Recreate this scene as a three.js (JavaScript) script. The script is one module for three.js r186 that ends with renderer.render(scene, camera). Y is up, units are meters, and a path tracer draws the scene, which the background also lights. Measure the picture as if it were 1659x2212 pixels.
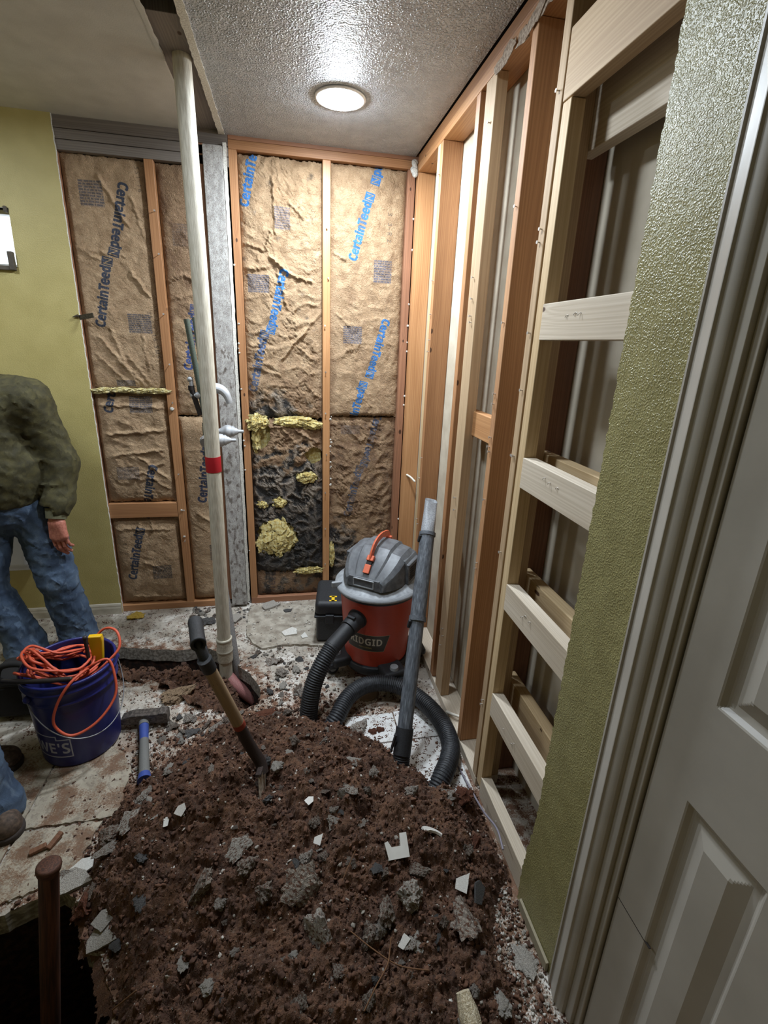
import * as THREE from 'three';
import { RoundedBoxGeometry } from 'three/addons/geometries/RoundedBoxGeometry.js';
import { ConvexGeometry } from 'three/addons/geometries/ConvexGeometry.js';
import { MarchingCubes } from 'three/addons/objects/MarchingCubes.js';
import { mergeGeometries, mergeVertices, toCreasedNormals } from 'three/addons/utils/BufferGeometryUtils.js';
import { RectAreaLightUniformsLib } from 'three/addons/lights/RectAreaLightUniformsLib.js';
import { createNoise2D, createNoise3D } from 'simplex-noise';

// ---------------------------------------------------------------- camera, light, exposure
const scene = new THREE.Scene();
scene.background = new THREE.Color(0.80, 0.90, 1.0);            // overcast daylight beyond the small window
scene.backgroundIntensity = 1.6;
const camera = new THREE.PerspectiveCamera(94.33, 1659 / 2212, 0.02, 50);
camera.position.set(0, 1.55, 0);
camera.rotation.set(-0.30983, -0.20113, 0.04081, 'YXZ');
camera.setViewOffset(1659, 2212, 0.6, 33.4, 1659, 2212);
const renderer = new THREE.WebGLRenderer({ antialias: true });
renderer.shadowMap.enabled = true;
renderer.shadowMap.type = THREE.PCFSoftShadowMap;
renderer.toneMapping = THREE.LinearToneMapping;
renderer.toneMappingExposure = 1.6;
RectAreaLightUniformsLib.init();
const LAMPS = [                                                    // recessed ceiling lights, the last an added fill: x, z, candela
  { x: 0.214, z: -2.19, cd: 4.9 },
  { x: 0.02, z: -1.40, cd: 2.3 },
  { x: -1.55, z: -1.75, cd: 2.2 },  // unseen fill, added to brighten the green wall on the left
];

// ---------------------------------------------------------------- helpers
const CEIL = 2.44, WX = 0.646, WZ = -2.68;
function rng(seed) { let s = seed | 0; return () => { s = (s + 0x6d2b79f5) | 0; let t = Math.imul(s ^ (s >>> 15), 1 | s); t = (t + Math.imul(t ^ (t >>> 7), 61 | t)) ^ t; return ((t ^ (t >>> 14)) >>> 0) / 4294967296; }; }
const n2 = createNoise2D(rng(11)), n3 = createNoise3D(rng(23));
const fbm = (x, y, o = 4) => { let a = 0.5, s = 0, f = 1; for (let i = 0; i < o; i++) { s += a * n2(x * f + i * 17.3, y * f - i * 9.1); f *= 2.03; a *= 0.5; } return s; };
const clamp = (x, a = 0, b = 1) => Math.min(b, Math.max(a, x));
const sstep = (a, b, x) => { const t = clamp((x - a) / (b - a)); return t * t * (3 - 2 * t); };
const mix = (a, b, t) => a + (b - a) * t;
const mix3 = (a, b, t) => [mix(a[0], b[0], t), mix(a[1], b[1], t), mix(a[2], b[2], t)];
const hash = (i, j, k = 0) => { let h = Math.imul(i, 374761393) ^ Math.imul(j, 668265263) ^ Math.imul(k, 974634777); h = Math.imul(h ^ (h >>> 13), 1274126177); return ((h ^ (h >>> 16)) >>> 0) / 4294967296; };
function worley(x, y, k) {                                           // distance to the nearest cell point, and that cell's random value
  const ix = Math.floor(x), iy = Math.floor(y); let d = 9, id = 0;
  for (let a = -1; a <= 1; a++) for (let b = -1; b <= 1; b++) {
    const px = ix + a + 0.15 + 0.7 * hash(ix + a, iy + b, k), py = iy + b + 0.15 + 0.7 * hash(ix + a, iy + b, k + 7);
    const q = (px - x) * (px - x) + (py - y) * (py - y);
    if (q < d) { d = q; id = hash(ix + a, iy + b, k + 13); }
  }
  return [Math.sqrt(d), id];
}
const used = new Map();
function numbered(name) { const c = used.get(name) ?? 0; used.set(name, c + 1); return c ? name + '_' + String(c).padStart(3, '0') : name; }
function shadowed(m) { m.castShadow = true; m.receiveShadow = true; return m; }
function thing(name, label, category, pos = [0, 0, 0], group) {
  const g = new THREE.Group(); g.name = numbered(name); g.position.set(...pos); scene.add(g);
  g.userData = { label, category }; if (group) g.userData.group = group;
  return g;
}
function part(name, geo, mat, parent, label) {
  const m = shadowed(new THREE.Mesh(geo, mat)); m.name = name; parent.add(m);
  if (label) m.userData.label = label;
  return m;
}
function solo(name, label, category, geo, mat, pos = [0, 0, 0], group) {
  const m = shadowed(new THREE.Mesh(geo, mat)); m.name = numbered(name); m.position.set(...pos); scene.add(m);
  m.userData = { label, category }; if (group) m.userData.group = group;
  return m;
}
function struct(name) { const g = new THREE.Group(); g.name = name; scene.add(g); g.userData.kind = 'structure'; return g; }
const plain = (g) => { g = g.index ? g.toNonIndexed() : g; for (const k of Object.keys(g.attributes)) if (!['position', 'normal', 'uv'].includes(k)) g.deleteAttribute(k); return g; };
const merge = (list) => mergeGeometries(list.map(plain));
const vec = (a) => new THREE.Vector3(...a);
function boxUV(g, off = [0, 0]) {                                    // uv in metres, along y on upright faces
  const p = g.attributes.position, n = g.attributes.normal, uv = new Float32Array(p.count * 2);
  for (let i = 0; i < p.count; i++) {
    const ax = Math.abs(n.getX(i)), ay = Math.abs(n.getY(i)), az = Math.abs(n.getZ(i));
    let u, v;
    if (ay > ax && ay > az) { u = p.getX(i); v = p.getZ(i); } else if (ax > az) { u = p.getZ(i); v = p.getY(i); } else { u = p.getX(i); v = p.getY(i); }
    uv[2 * i] = u + off[0]; uv[2 * i + 1] = v + off[1];
  }
  g.setAttribute('uv', new THREE.BufferAttribute(uv, 2)); return g;
}
const box = (w, h, d, r = 0.002, off = [0.12, 0.8]) => boxUV(r ? new RoundedBoxGeometry(w, h, d, 1, r) : new THREE.BoxGeometry(w, h, d), off);
const span = (x0, x1, y0, y1, z0, z1, r = 0.002, off) => box(x1 - x0, y1 - y0, z1 - z0, r, off).translate((x0 + x1) / 2, (y0 + y1) / 2, (z0 + z1) / 2);
const curve = (pts, closed = false) => new THREE.CatmullRomCurve3(pts.map(vec), closed, 'centripetal');
const tube = (pts, r, seg = 40, rad = 10) => new THREE.TubeGeometry(curve(pts), seg, r, rad);
function capped(pts, r, seg = 40, rad = 10) {
  const c = curve(pts), a = c.getPoint(0), b = c.getPoint(1);
  return merge([new THREE.TubeGeometry(c, seg, r, rad), new THREE.SphereGeometry(r, rad, 6).translate(a.x, a.y, a.z), new THREE.SphereGeometry(r, rad, 6).translate(b.x, b.y, b.z)]);
}
const lathe = (pts, seg = 40) => new THREE.LatheGeometry(pts.map((p) => new THREE.Vector2(...p)), seg);
function between(g, a, b) {                                          // a geometry built along +y from 0 to 1 length: lay it from a to b
  const A = vec(a), B = vec(b), q = new THREE.Quaternion().setFromUnitVectors(new THREE.Vector3(0, 1, 0), B.clone().sub(A).normalize());
  return g.applyQuaternion(q).translate(A.x, A.y, A.z);
}
const rodGeo = (a, b, r0, r1 = r0, seg = 20) => { const L = vec(a).distanceTo(vec(b)); return between(new THREE.CylinderGeometry(r1, r0, L, seg).translate(0, L / 2, 0), a, b); };

// ---------------------------------------------------------------- textures and materials
function tex(w, h, fn, { srgb = false, repeat = [1, 1] } = {}) {
  const d = new Uint8Array(w * h * 4);
  for (let y = 0, o = 0; y < h; y++) for (let x = 0; x < w; x++, o += 4) {
    const c = fn((x + 0.5) / w, (y + 0.5) / h), t = typeof c === 'number';
    d[o] = clamp(t ? c : c[0], 0, 255); d[o + 1] = clamp(t ? c : c[1], 0, 255); d[o + 2] = clamp(t ? c : c[2], 0, 255); d[o + 3] = 255;
  }
  const m = new THREE.DataTexture(d, w, h); m.magFilter = THREE.LinearFilter; m.minFilter = THREE.LinearMipmapLinearFilter; m.generateMipmaps = true;
  m.wrapS = m.wrapT = THREE.MirroredRepeatWrapping; m.repeat.set(...repeat); if (srgb) m.colorSpace = THREE.SRGBColorSpace; m.needsUpdate = true;
  return m;
}
const std = (o) => new THREE.MeshStandardMaterial(o);
const hex = (r, g, b) => new THREE.Color().setRGB(r / 255, g / 255, b / 255, THREE.SRGBColorSpace);
function woodMat(light, dark, seed, knots = 5, rough = 0.62, dust = 0) {
  const R = rng(seed), K = []; for (let i = 0; i < knots; i++) K.push([R(), R(), 0.004 + R() * 0.006]);
  const S = seed * 3.7;
  const map = tex(256, 1024, (u, v) => {
    const x = u * 0.24, y = v * 1.6; let warp = 0, kn = 0;
    for (const [ku, kv, r] of K) { const dx = x - ku * 0.24, dy = (y - kv * 1.6) * 0.55, d = Math.hypot(dx, dy); warp += 0.02 * Math.exp(-d / 0.018) * Math.sign(dx || 1); kn = Math.max(kn, sstep(r, r * 0.55, d)); }
    const c = x + warp + 0.006 * n2(S + x * 6, y * 1.1);
    const g = 0.5 + 0.5 * Math.sin(c * 620 + 5 * n2(S + c * 22, y * 0.5)), f = n2(S + x * 420, y * 5) * 0.5 + n2(S - x * 160, y * 1.6) * 0.5;
    let t = clamp(0.30 + 0.34 * g + 0.26 * f + 0.22 * n2(S + x * 9, y * 1.3 + 5));
    let col = mix3(light, dark, t);
    col = mix3(col, [58, 34, 20], kn * 0.85);
    if (dust) { const q = sstep(0.05, 0.6, fbm(S + x * 26, y * 8, 4) + 0.2); col = mix3(col, [214, 204, 186], q * dust); }
    return col;
  }, { srgb: true, repeat: [1 / 0.24, 1 / 1.6] });
  return std({ map, roughness: rough });
}
const wood = {
  orange: woodMat([200, 152, 106], [164, 114, 72], 3, 3, 0.5),
  orange2: woodMat([188, 140, 98], [148, 102, 66], 4, 4, 0.52),
  red: woodMat([166, 118, 88], [128, 88, 64], 5, 4, 0.6),
  pale: woodMat([214, 190, 150], [182, 152, 112], 6, 3, 0.66),
  white: woodMat([214, 202, 184], [182, 166, 144], 7, 3, 0.72),
  brown: woodMat([140, 98, 72], [104, 70, 50], 8, 5, 0.66),
  grey: woodMat([132, 124, 116], [98, 90, 85], 9, 5, 0.75),
  dusty: woodMat([196, 150, 108], [156, 112, 76], 10, 4, 0.7),
  tan: woodMat([196, 170, 136], [164, 136, 104], 12, 4, 0.7),
};
const kd = (x, y) => { const a = fbm(x * 95, y * 95, 2) + 0.35 * n2(x * 30, y * 30); return sstep(-0.25, 0.45, a) * 0.8 + 0.2 * (0.5 + 0.5 * n2(x * 330, y * 330)); };
const knockdown = tex(1024, 1024, (u, v) => 255 * clamp(kd(u * 0.5, v * 0.5)), { repeat: [2, 2] });
const wallTexture = knockdown.clone(); wallTexture.repeat.set(3.3, 3.3); wallTexture.needsUpdate = true;
const orangePeel = tex(512, 512, (u, v) => 128 + 70 * n2(u * 55, v * 55) + 45 * n2(u * 120 + 9, v * 120), { repeat: [2.4, 2.4] });
const fineGrain = tex(512, 512, (u, v) => 128 + 60 * fbm(u * 60, v * 60, 3) + 60 * n2(u * 240, v * 240), { repeat: [3, 3] });
const mottle = (a, b, s, k = 1, seed = 0, rep = 1) => tex(512, 512, (u, v) => mix3(a, b, clamp(0.5 + k * fbm(u * s + seed, v * s - seed, 5))), { srgb: true, repeat: [rep, rep] });
const M = {
  ceiling: std({ map: mottle([206, 209, 214], [186, 190, 196], 8, 0.8, 3), roughness: 0.3, bumpMap: knockdown, bumpScale: 0.008 }),
  ceilingFlat: std({ map: mottle([204, 203, 199], [192, 191, 187], 6, 0.8, 5), roughness: 0.75, bumpMap: orangePeel, bumpScale: 0.0004 }),
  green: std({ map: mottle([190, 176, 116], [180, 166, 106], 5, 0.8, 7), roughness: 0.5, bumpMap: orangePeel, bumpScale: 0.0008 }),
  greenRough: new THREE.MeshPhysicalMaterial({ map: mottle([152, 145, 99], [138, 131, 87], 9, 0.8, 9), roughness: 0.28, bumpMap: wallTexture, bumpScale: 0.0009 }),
  gypsum: std({ map: mottle([226, 224, 216], [190, 186, 176], 30, 1.2, 4, 4), roughness: 0.95, bumpMap: fineGrain, bumpScale: 0.0015 }),
  board: std({ map: mottle([196, 186, 166], [180, 168, 148], 7, 1, 12), roughness: 0.9 }),
  boardGrey: std({ map: mottle([192, 182, 164], [176, 166, 148], 5, 1, 14), roughness: 0.92 }),
  trim: std({ map: mottle([178, 172, 162], [164, 158, 148], 4, 0.8, 15), roughness: 0.42 }),
  door: std({ map: mottle([174, 168, 158], [162, 156, 146], 4, 0.8, 16), roughness: 0.4 }),
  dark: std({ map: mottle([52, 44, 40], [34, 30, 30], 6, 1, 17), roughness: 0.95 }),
  steel: std({ color: hex(150, 150, 152), metalness: 0.85, roughness: 0.42 }),
  nail: std({ color: hex(190, 184, 176), metalness: 0.6, roughness: 0.5 }),
};

// ---------------------------------------------------------------- setting: shell
function flipped(g) { g = g.index ? g.toNonIndexed() : g; for (const a of Object.values(g.attributes)) for (let i = 0; i < a.count; i += 3) for (let k = 0; k < a.itemSize; k++) { const q = a.array[(i + 1) * a.itemSize + k]; a.array[(i + 1) * a.itemSize + k] = a.array[(i + 2) * a.itemSize + k]; a.array[(i + 2) * a.itemSize + k] = q; } g.computeVertexNormals(); return g; }
const trenchPoly = [[-0.95, -2.33], [-0.72, -2.275], [-0.60, -2.255], [-0.47, -2.26], [-0.40, -2.22], [-0.31, -2.13], [-0.27, -2.075], [-0.215, -2.015], [-0.175, -1.925], [-0.16, -1.86], [-0.165, -1.80], [-0.22, -1.775], [-0.29, -1.79], [-0.37, -1.80], [-0.44, -1.85], [-0.53, -1.93], [-0.66, -2.03], [-0.75, -2.05], [-0.86, -2.09], [-0.96, -2.13]];
const pitPoly = [[-1.05, -0.98], [-0.93, -1.02], [-0.815, -1.072], [-0.773, -1.088], [-0.736, -1.106], [-0.69, -1.113], [-0.645, -1.10], [-0.612, -1.06], [-0.58, -1.02], [-0.585, -0.985], [-0.56, -0.955], [-0.52, -0.935], [-0.49, -0.89], [-0.465, -0.84], [-0.44, -0.78], [-0.43, -0.70], [-0.42, -0.60], [-0.50, -0.47], [-0.72, -0.42], [-0.98, -0.48], [-1.10, -0.72]];
function jag(poly, amp, step, seed) {                                 // broken concrete edge
  const out = [];
  for (let i = 0; i < poly.length; i++) {
    const a = poly[i], b = poly[(i + 1) % poly.length], L = Math.hypot(b[0] - a[0], b[1] - a[1]), n = Math.max(1, Math.round(L / step));
    for (let k = 0; k < n; k++) { const t = k / n, x = mix(a[0], b[0], t), z = mix(a[1], b[1], t); out.push([x + amp * n2(x * 40 + seed, z * 40), z + amp * n2(x * 40 - seed, z * 40 + 8)]); }
  }
  return out;
}
const TJ = jag(trenchPoly, 0.007, 0.035, 3), PJ = jag(pitPoly, 0.009, 0.02, 9);
function inside(poly, x, z) { let r = false; for (let i = 0, j = poly.length - 1; i < poly.length; j = i++) { const [xi, zi] = poly[i], [xj, zj] = poly[j]; if ((zi > z) !== (zj > z) && x < ((xj - xi) * (z - zi)) / (zj - zi) + xi) r = !r; } return r; }
function sdf(poly, x, z) {
  let d = 9;
  for (let i = 0; i < poly.length; i++) { const a = poly[i], b = poly[(i + 1) % poly.length], ex = b[0] - a[0], ez = b[1] - a[1], t = clamp(((x - a[0]) * ex + (z - a[1]) * ez) / (ex * ex + ez * ez)); d = Math.min(d, Math.hypot(x - a[0] - ex * t, z - a[1] - ez * t)); }
  return inside(poly, x, z) ? d : -d;
}
const pilePoly = [[-0.20, -1.70], [-0.02, -1.66], [0.16, -1.60], [0.30, -1.50], [0.42, -1.36], [0.52, -1.24], [0.625, -1.22], [0.625, -0.95], [0.53, -0.82], [0.51, -0.60], [0.46, -0.35], [-0.38, -0.35], [-0.42, -0.78], [-0.49, -0.90], [-0.59, -1.04], [-0.63, -1.20], [-0.60, -1.36], [-0.45, -1.52], [-0.30, -1.66]];
function heap(x, z) {                                                 // smooth height of the soil heap
  const s = sdf(pilePoly, x, z); if (s <= 0) return s * 0.5;
  const sp = 0.075 * Math.exp(-((x + 0.085) ** 2 + (z + 1.235) ** 2) / 0.0042);
  const pr = z < -1.12 ? 1 : Math.max(0.3, 1 - (z + 1.12) * 1.05);
  return 0.2 * (1 - Math.exp(-s / 0.14)) * pr - sp;
}
function clods(x, z) {                                                // rounded lumps at three sizes
  let h = 0.050 * fbm(x * 4.5 + 3, z * 4.5, 3);
  for (const [f, a, k] of [[9, 0.018, 5], [17, 0.013, 1], [34, 0.009, 2], [70, 0.0055, 3], [140, 0.0028, 4]]) { const [d, id] = worley(x * f + 0.3 * n2(x * f, z * f), z * f, k); const r = 0.35 + 0.4 * id; h += a * (d < r ? Math.sqrt(1 - (d / r) ** 2) * (0.4 + 0.9 * id) : 0); }
  return h;
}
const soilAt = (x, z) => { const s = sdf(pilePoly, x, z), m = sstep(-0.05, 0.06, s); return heap(x, z) - 0.006 + (clods(x, z) - 0.008) * m; };

const floorTex = tex(2048, 2048, (u, v) => {
  const x = -1.65 + u * 2.45, z = -2.75 + v * 2.45;
  const base = mix3([192, 185, 174], [160, 150, 137], clamp(0.5 + 0.9 * fbm(x * 4, z * 4, 5)));
  let c = mix3(base, [220, 216, 209], sstep(0.0, 0.45, fbm(x * 7 + 40, z * 7, 5)) * 0.75);
  c = mix3(c, [112, 104, 96], sstep(0.18, 0.5, fbm(x * 30 + 9, z * 30, 4)) * 0.6);
  c = mix3(c, [224, 220, 212], sstep(-0.15, 0.3, fbm(x * 9 + 3, z * 9, 5)) * sstep(0.44, 0.52, x) * sstep(-1.02, -0.92, z) * 0.9);
  const dp = -sdf(pilePoly, x, z), dt = -sdf(trenchPoly, x, z);
  const near = Math.max(1 - dp / 0.42, 0.9 - dt / 0.16), q = fbm(x * 16, z * 16 + 5, 6) + 0.35 * n2(x * 170, z * 170);
  const sp = n2(x * 260, z * 260) * 0.5 + n2(x * 110, z * 110) * 0.5; c = mix3(c, [104, 70, 50], clamp(sstep(0.45, 1.05, near + q * 0.8 + sp * 0.3) * 0.9));
  c = mix3(c, [124, 96, 74], clamp(sstep(-0.2, 0.6, fbm(x * 3 + 20, z * 3, 4) + sp * 0.35) * 0.55 * sstep(-1.85, -1.55, z)));
  c = mix3(c, [78, 48, 34], sstep(0.42, 0.6, n2(x * 90, z * 90) * 0.5 + fbm(x * 12 + 70, z * 12, 4)) * 0.9);
  return c;
}, { srgb: true });
floorTex.wrapS = floorTex.wrapT = THREE.MirroredRepeatWrapping;
const floorBump = tex(1024, 1024, (u, v) => 128 + 90 * fbm(u * 24, v * 24, 5) + 30 * n2(u * 300, v * 300), { repeat: [1.5, 1.5] });
const floorMat = std({ map: floorTex, roughness: 0.88, bumpMap: floorBump, bumpScale: 0.004 });
const slabEdge = std({ map: mottle([186, 180, 170], [126, 120, 110], 22, 1.2, 31, 2), roughness: 0.95, bumpMap: fineGrain, bumpScale: 0.004 });
const floorUV = (g) => { const p = g.attributes.position, nn = g.attributes.normal, uv = new Float32Array(p.count * 2); for (let i = 0; i < p.count; i++) { if (Math.abs(nn.getY(i)) < 0.5) { uv[2 * i] = p.getX(i) + p.getZ(i); uv[2 * i + 1] = p.getY(i); continue; } uv[2 * i] = (p.getX(i) + 1.65) / 2.45; uv[2 * i + 1] = (p.getZ(i) + 2.75) / 2.45; } g.setAttribute('uv', new THREE.BufferAttribute(uv, 2)); return g; };
const shapeOf = (poly) => new THREE.Shape(poly.map(([x, z]) => new THREE.Vector2(x, -z)));
const pathOf = (poly) => new THREE.Path(poly.map(([x, z]) => new THREE.Vector2(x, -z)));
function slab(poly, y0, y1, holes = []) {                              // a flat piece with an outline, lying at y0..y1
  const s = shapeOf(poly); for (const h of holes) s.holes.push(pathOf(h));
  return new THREE.ExtrudeGeometry(s, { depth: y1 - y0, bevelEnabled: false }).rotateX(-Math.PI / 2).translate(0, y0, 0);
}
const floor = struct('floor');
{
  const g = slab([[-2.4, -2.86], [0.95, -2.86], [0.95, 1.5], [-2.4, 1.5]], -0.07, 0, [TJ, PJ]);
  const sm = shadowed(new THREE.Mesh(floorUV(g), [floorMat, slabEdge])); sm.name = 'concrete_slab'; floor.add(sm);
}
const wetSoil = std({ map: mottle([74, 46, 32], [34, 22, 18], 14, 1.3, 35, 2), roughness: 0.97, bumpMap: fineGrain, bumpScale: 0.01 });
{ // earth below the slab: a pit lined with dark soil, and the ground elsewhere
  const g = [], lo = -0.56;
  g.push(slab([[-2.4, -2.86], [0.95, -2.86], [0.95, 1.5], [-2.4, 1.5]], lo - 0.05, lo));
  const grow = (poly, c, k) => poly.map(([x, z]) => [c[0] + (x - c[0]) * k, c[1] + (z - c[1]) * k]);
  const wide = grow(PJ, [-0.75, -0.78], 1.06);
  const wt = grow(TJ, [-0.5, -2.06], 1.03), all = [[-2.45, -2.9], [1.0, -2.9], [1.0, 1.55], [-2.45, 1.55]];
  g.push(slab(all, lo, -0.34, [wide]), slab(all, -0.34, -0.0705, [wide, wt]));
  const sm = part('earth', merge(g.map((k) => { if (!k.attributes.normal) k.computeVertexNormals(); return k; })), wetSoil, floor);
  sm.material.side = THREE.DoubleSide;
}
// tiles still lying on the slab, lower left, and the white tiles beside the right wall
{
  const tileMap = tex(1024, 1024, (u, v) => {
    const x = u * 0.9, z = v * 0.9; let c = mix3([186, 176, 158], [160, 150, 132], clamp(0.5 + fbm(x * 9, z * 9, 4)));
    const sp = n2(x * 240, z * 240) * 0.25 + n2(x * 90, z * 90) * 0.2; c = mix3(c, [112, 80, 58], sstep(-0.12, 0.5, fbm(x * 6 + 3, z * 6, 6) + sp) * 0.85);
    c = mix3(c, [122, 112, 100], sstep(0.1, 0.4, fbm(x * 40, z * 40 + 60, 3)) * 0.4);
    return c;
  }, { srgb: true });
  tileMap.repeat.set(1 / 0.9, 1 / 0.9);
  const tileMat = std({ map: tileMap, roughness: 0.6, bumpMap: fineGrain, bumpScale: 0.0012 });
  const T = 0.328, gap = 0.005, rx = [-0.893, -1.226, -1.559, -1.892], rz = [-1.322, -1.655, -1.988];
  const R = rng(5);
  const tile = (x0, x1, z0, z1, y = 0.008) => { const g = span(x0, x1, 0, y, z0, z1, 0.0015, [R() * 4, R() * 4]); part('tile', g, tileMat, floor); };
  for (const x of rx) for (const z of rz) { if (x === rx[0] && z < -1.9) continue; tile(x - T + gap, x, z, z + T - gap); }
  const brk = (poly) => { const g = slab(jag(poly, 0.006, 0.015, 21), 0, 0.008); const p = g.attributes.position, uv = new Float32Array(p.count * 2); for (let i = 0; i < p.count; i++) { uv[2 * i] = p.getX(i) + 2; uv[2 * i + 1] = p.getZ(i) + 5; } g.setAttribute('uv', new THREE.BufferAttribute(uv, 2)); part('tile', g, tileMat, floor); };
  brk([[-0.887, -1.317], [-0.64, -1.317], [-0.66, -1.20], [-0.655, -1.145], [-0.70, -1.128], [-0.74, -1.13], [-0.82, -1.10], [-0.887, -1.08]]);
  brk([[-0.887, -1.65], [-0.72, -1.65], [-0.66, -1.60], [-0.60, -1.50], [-0.61, -1.42], [-0.56, -1.327], [-0.887, -1.327]]);
  for (const x of rx) brk([[x - T + gap + (x === rx[0] ? -0.333 : 0), -1.317], [x - 0.338, -1.317], [x - 0.338, -1.02], [x - T + gap - 0.333, -1.02]].map(([a, b]) => [Math.max(a, -2.38), b]));
  const whiteMap = tex(512, 512, (u, v) => { const x = u * 0.5, z = v * 0.5; let c = mix3([226, 226, 224], [206, 204, 200], clamp(0.5 + fbm(x * 12, z * 12, 3))); return mix3(c, [70, 42, 28], sstep(0.22, 0.34, n2(x * 120, z * 120) * 0.42 + fbm(x * 26, z * 26, 3) * 0.55) * 0.95); }, { srgb: true, repeat: [2, 2] });
  const white = std({ map: whiteMap, roughness: 0.35 });
  for (const [x0, x1, z0, z1] of [[0.20, 0.415, -1.655, -1.50], [0.42, 0.632, -1.66, -1.50], [0.42, 0.632, -1.495, -1.20], [0.20, 0.415, -1.495, -1.30]]) part('white_tile', span(x0, x1, 0, 0.007, z0, z1, 0.0015), white, floor);
  const mortar = std({ map: mottle([190, 182, 168], [150, 140, 126], 12, 1.2, 41, 1), roughness: 0.85, bumpMap: fineGrain, bumpScale: 0.004 });
  const bed = [[-0.255, -2.64], [-0.265, -2.54], [-0.26, -2.33], [-0.22, -2.25], [-0.17, -2.19], [-0.08, -2.21], [0.05, -2.20], [0.18, -2.16], [0.40, -2.30], [0.60, -2.40], [0.60, -2.64]];
  const g = slab(jag(bed, 0.005, 0.02, 33), 0, 0.014); { const p = g.attributes.position, uv = new Float32Array(p.count * 2); for (let i = 0; i < p.count; i++) { uv[2 * i] = p.getX(i); uv[2 * i + 1] = p.getZ(i); } g.setAttribute('uv', new THREE.BufferAttribute(uv, 2)); }
  part('mortar_bed', g, mortar, floor);
}

// ceiling: textured board right of the old partition line, smooth board left of it, a slot with the old top plate between
{
  const c = struct('ceiling');
  const T = 0.016;
  part('ceiling_board', span(-0.272, WX - 0.008, CEIL, CEIL + T, WZ - 0.005, 1.45, 0), M.ceiling, c);
  part('ceiling_board', span(-2.35, -0.396, CEIL, CEIL + T, WZ - 0.005, 1.45, 0), M.ceilingFlat, c);
  part('ceiling_board', span(-0.396, -0.272, CEIL, CEIL + T, -1.1, 1.45, 0), M.ceilingFlat, c);
  // bare gypsum strip along the cut
  const strip = jag([[-0.294, -2.675], [-0.294, -1.1], [-0.268, -1.1], [-0.268, -2.675]], 0.0025, 0.02, 71);
  part('gypsum_strip', boxUV(slab(strip, CEIL - 0.004, CEIL + 0.010)), M.gypsum, c);
  const lip = jag([[-0.404, -2.1], [-0.404, -1.1], [-0.388, -1.1], [-0.391, -2.1]], 0.003, 0.02, 73);
  part('torn_paper_edge', boxUV(slab(lip, CEIL - 0.002, CEIL + 0.008)), M.ceilingFlat, c);
  part('top_plate', span(-0.425, -0.268, CEIL + 0.012, CEIL + 0.05, WZ, -1.855), wood.grey, c);
  part('ceiling_joist', span(-0.44, -0.24, CEIL + 0.10, CEIL + 0.14, -1.85, -1.0), M.dark, c);
  part('roof_deck', span(-2.45, 1.0, 2.72, 2.78, -2.9, 1.55, 0), M.dark, c);
  part('ceiling_board', span(WX - 0.008, 1.0, CEIL + 0.02, CEIL + 0.036, -2.9, 1.45, 0), M.dark, c);
}

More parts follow.
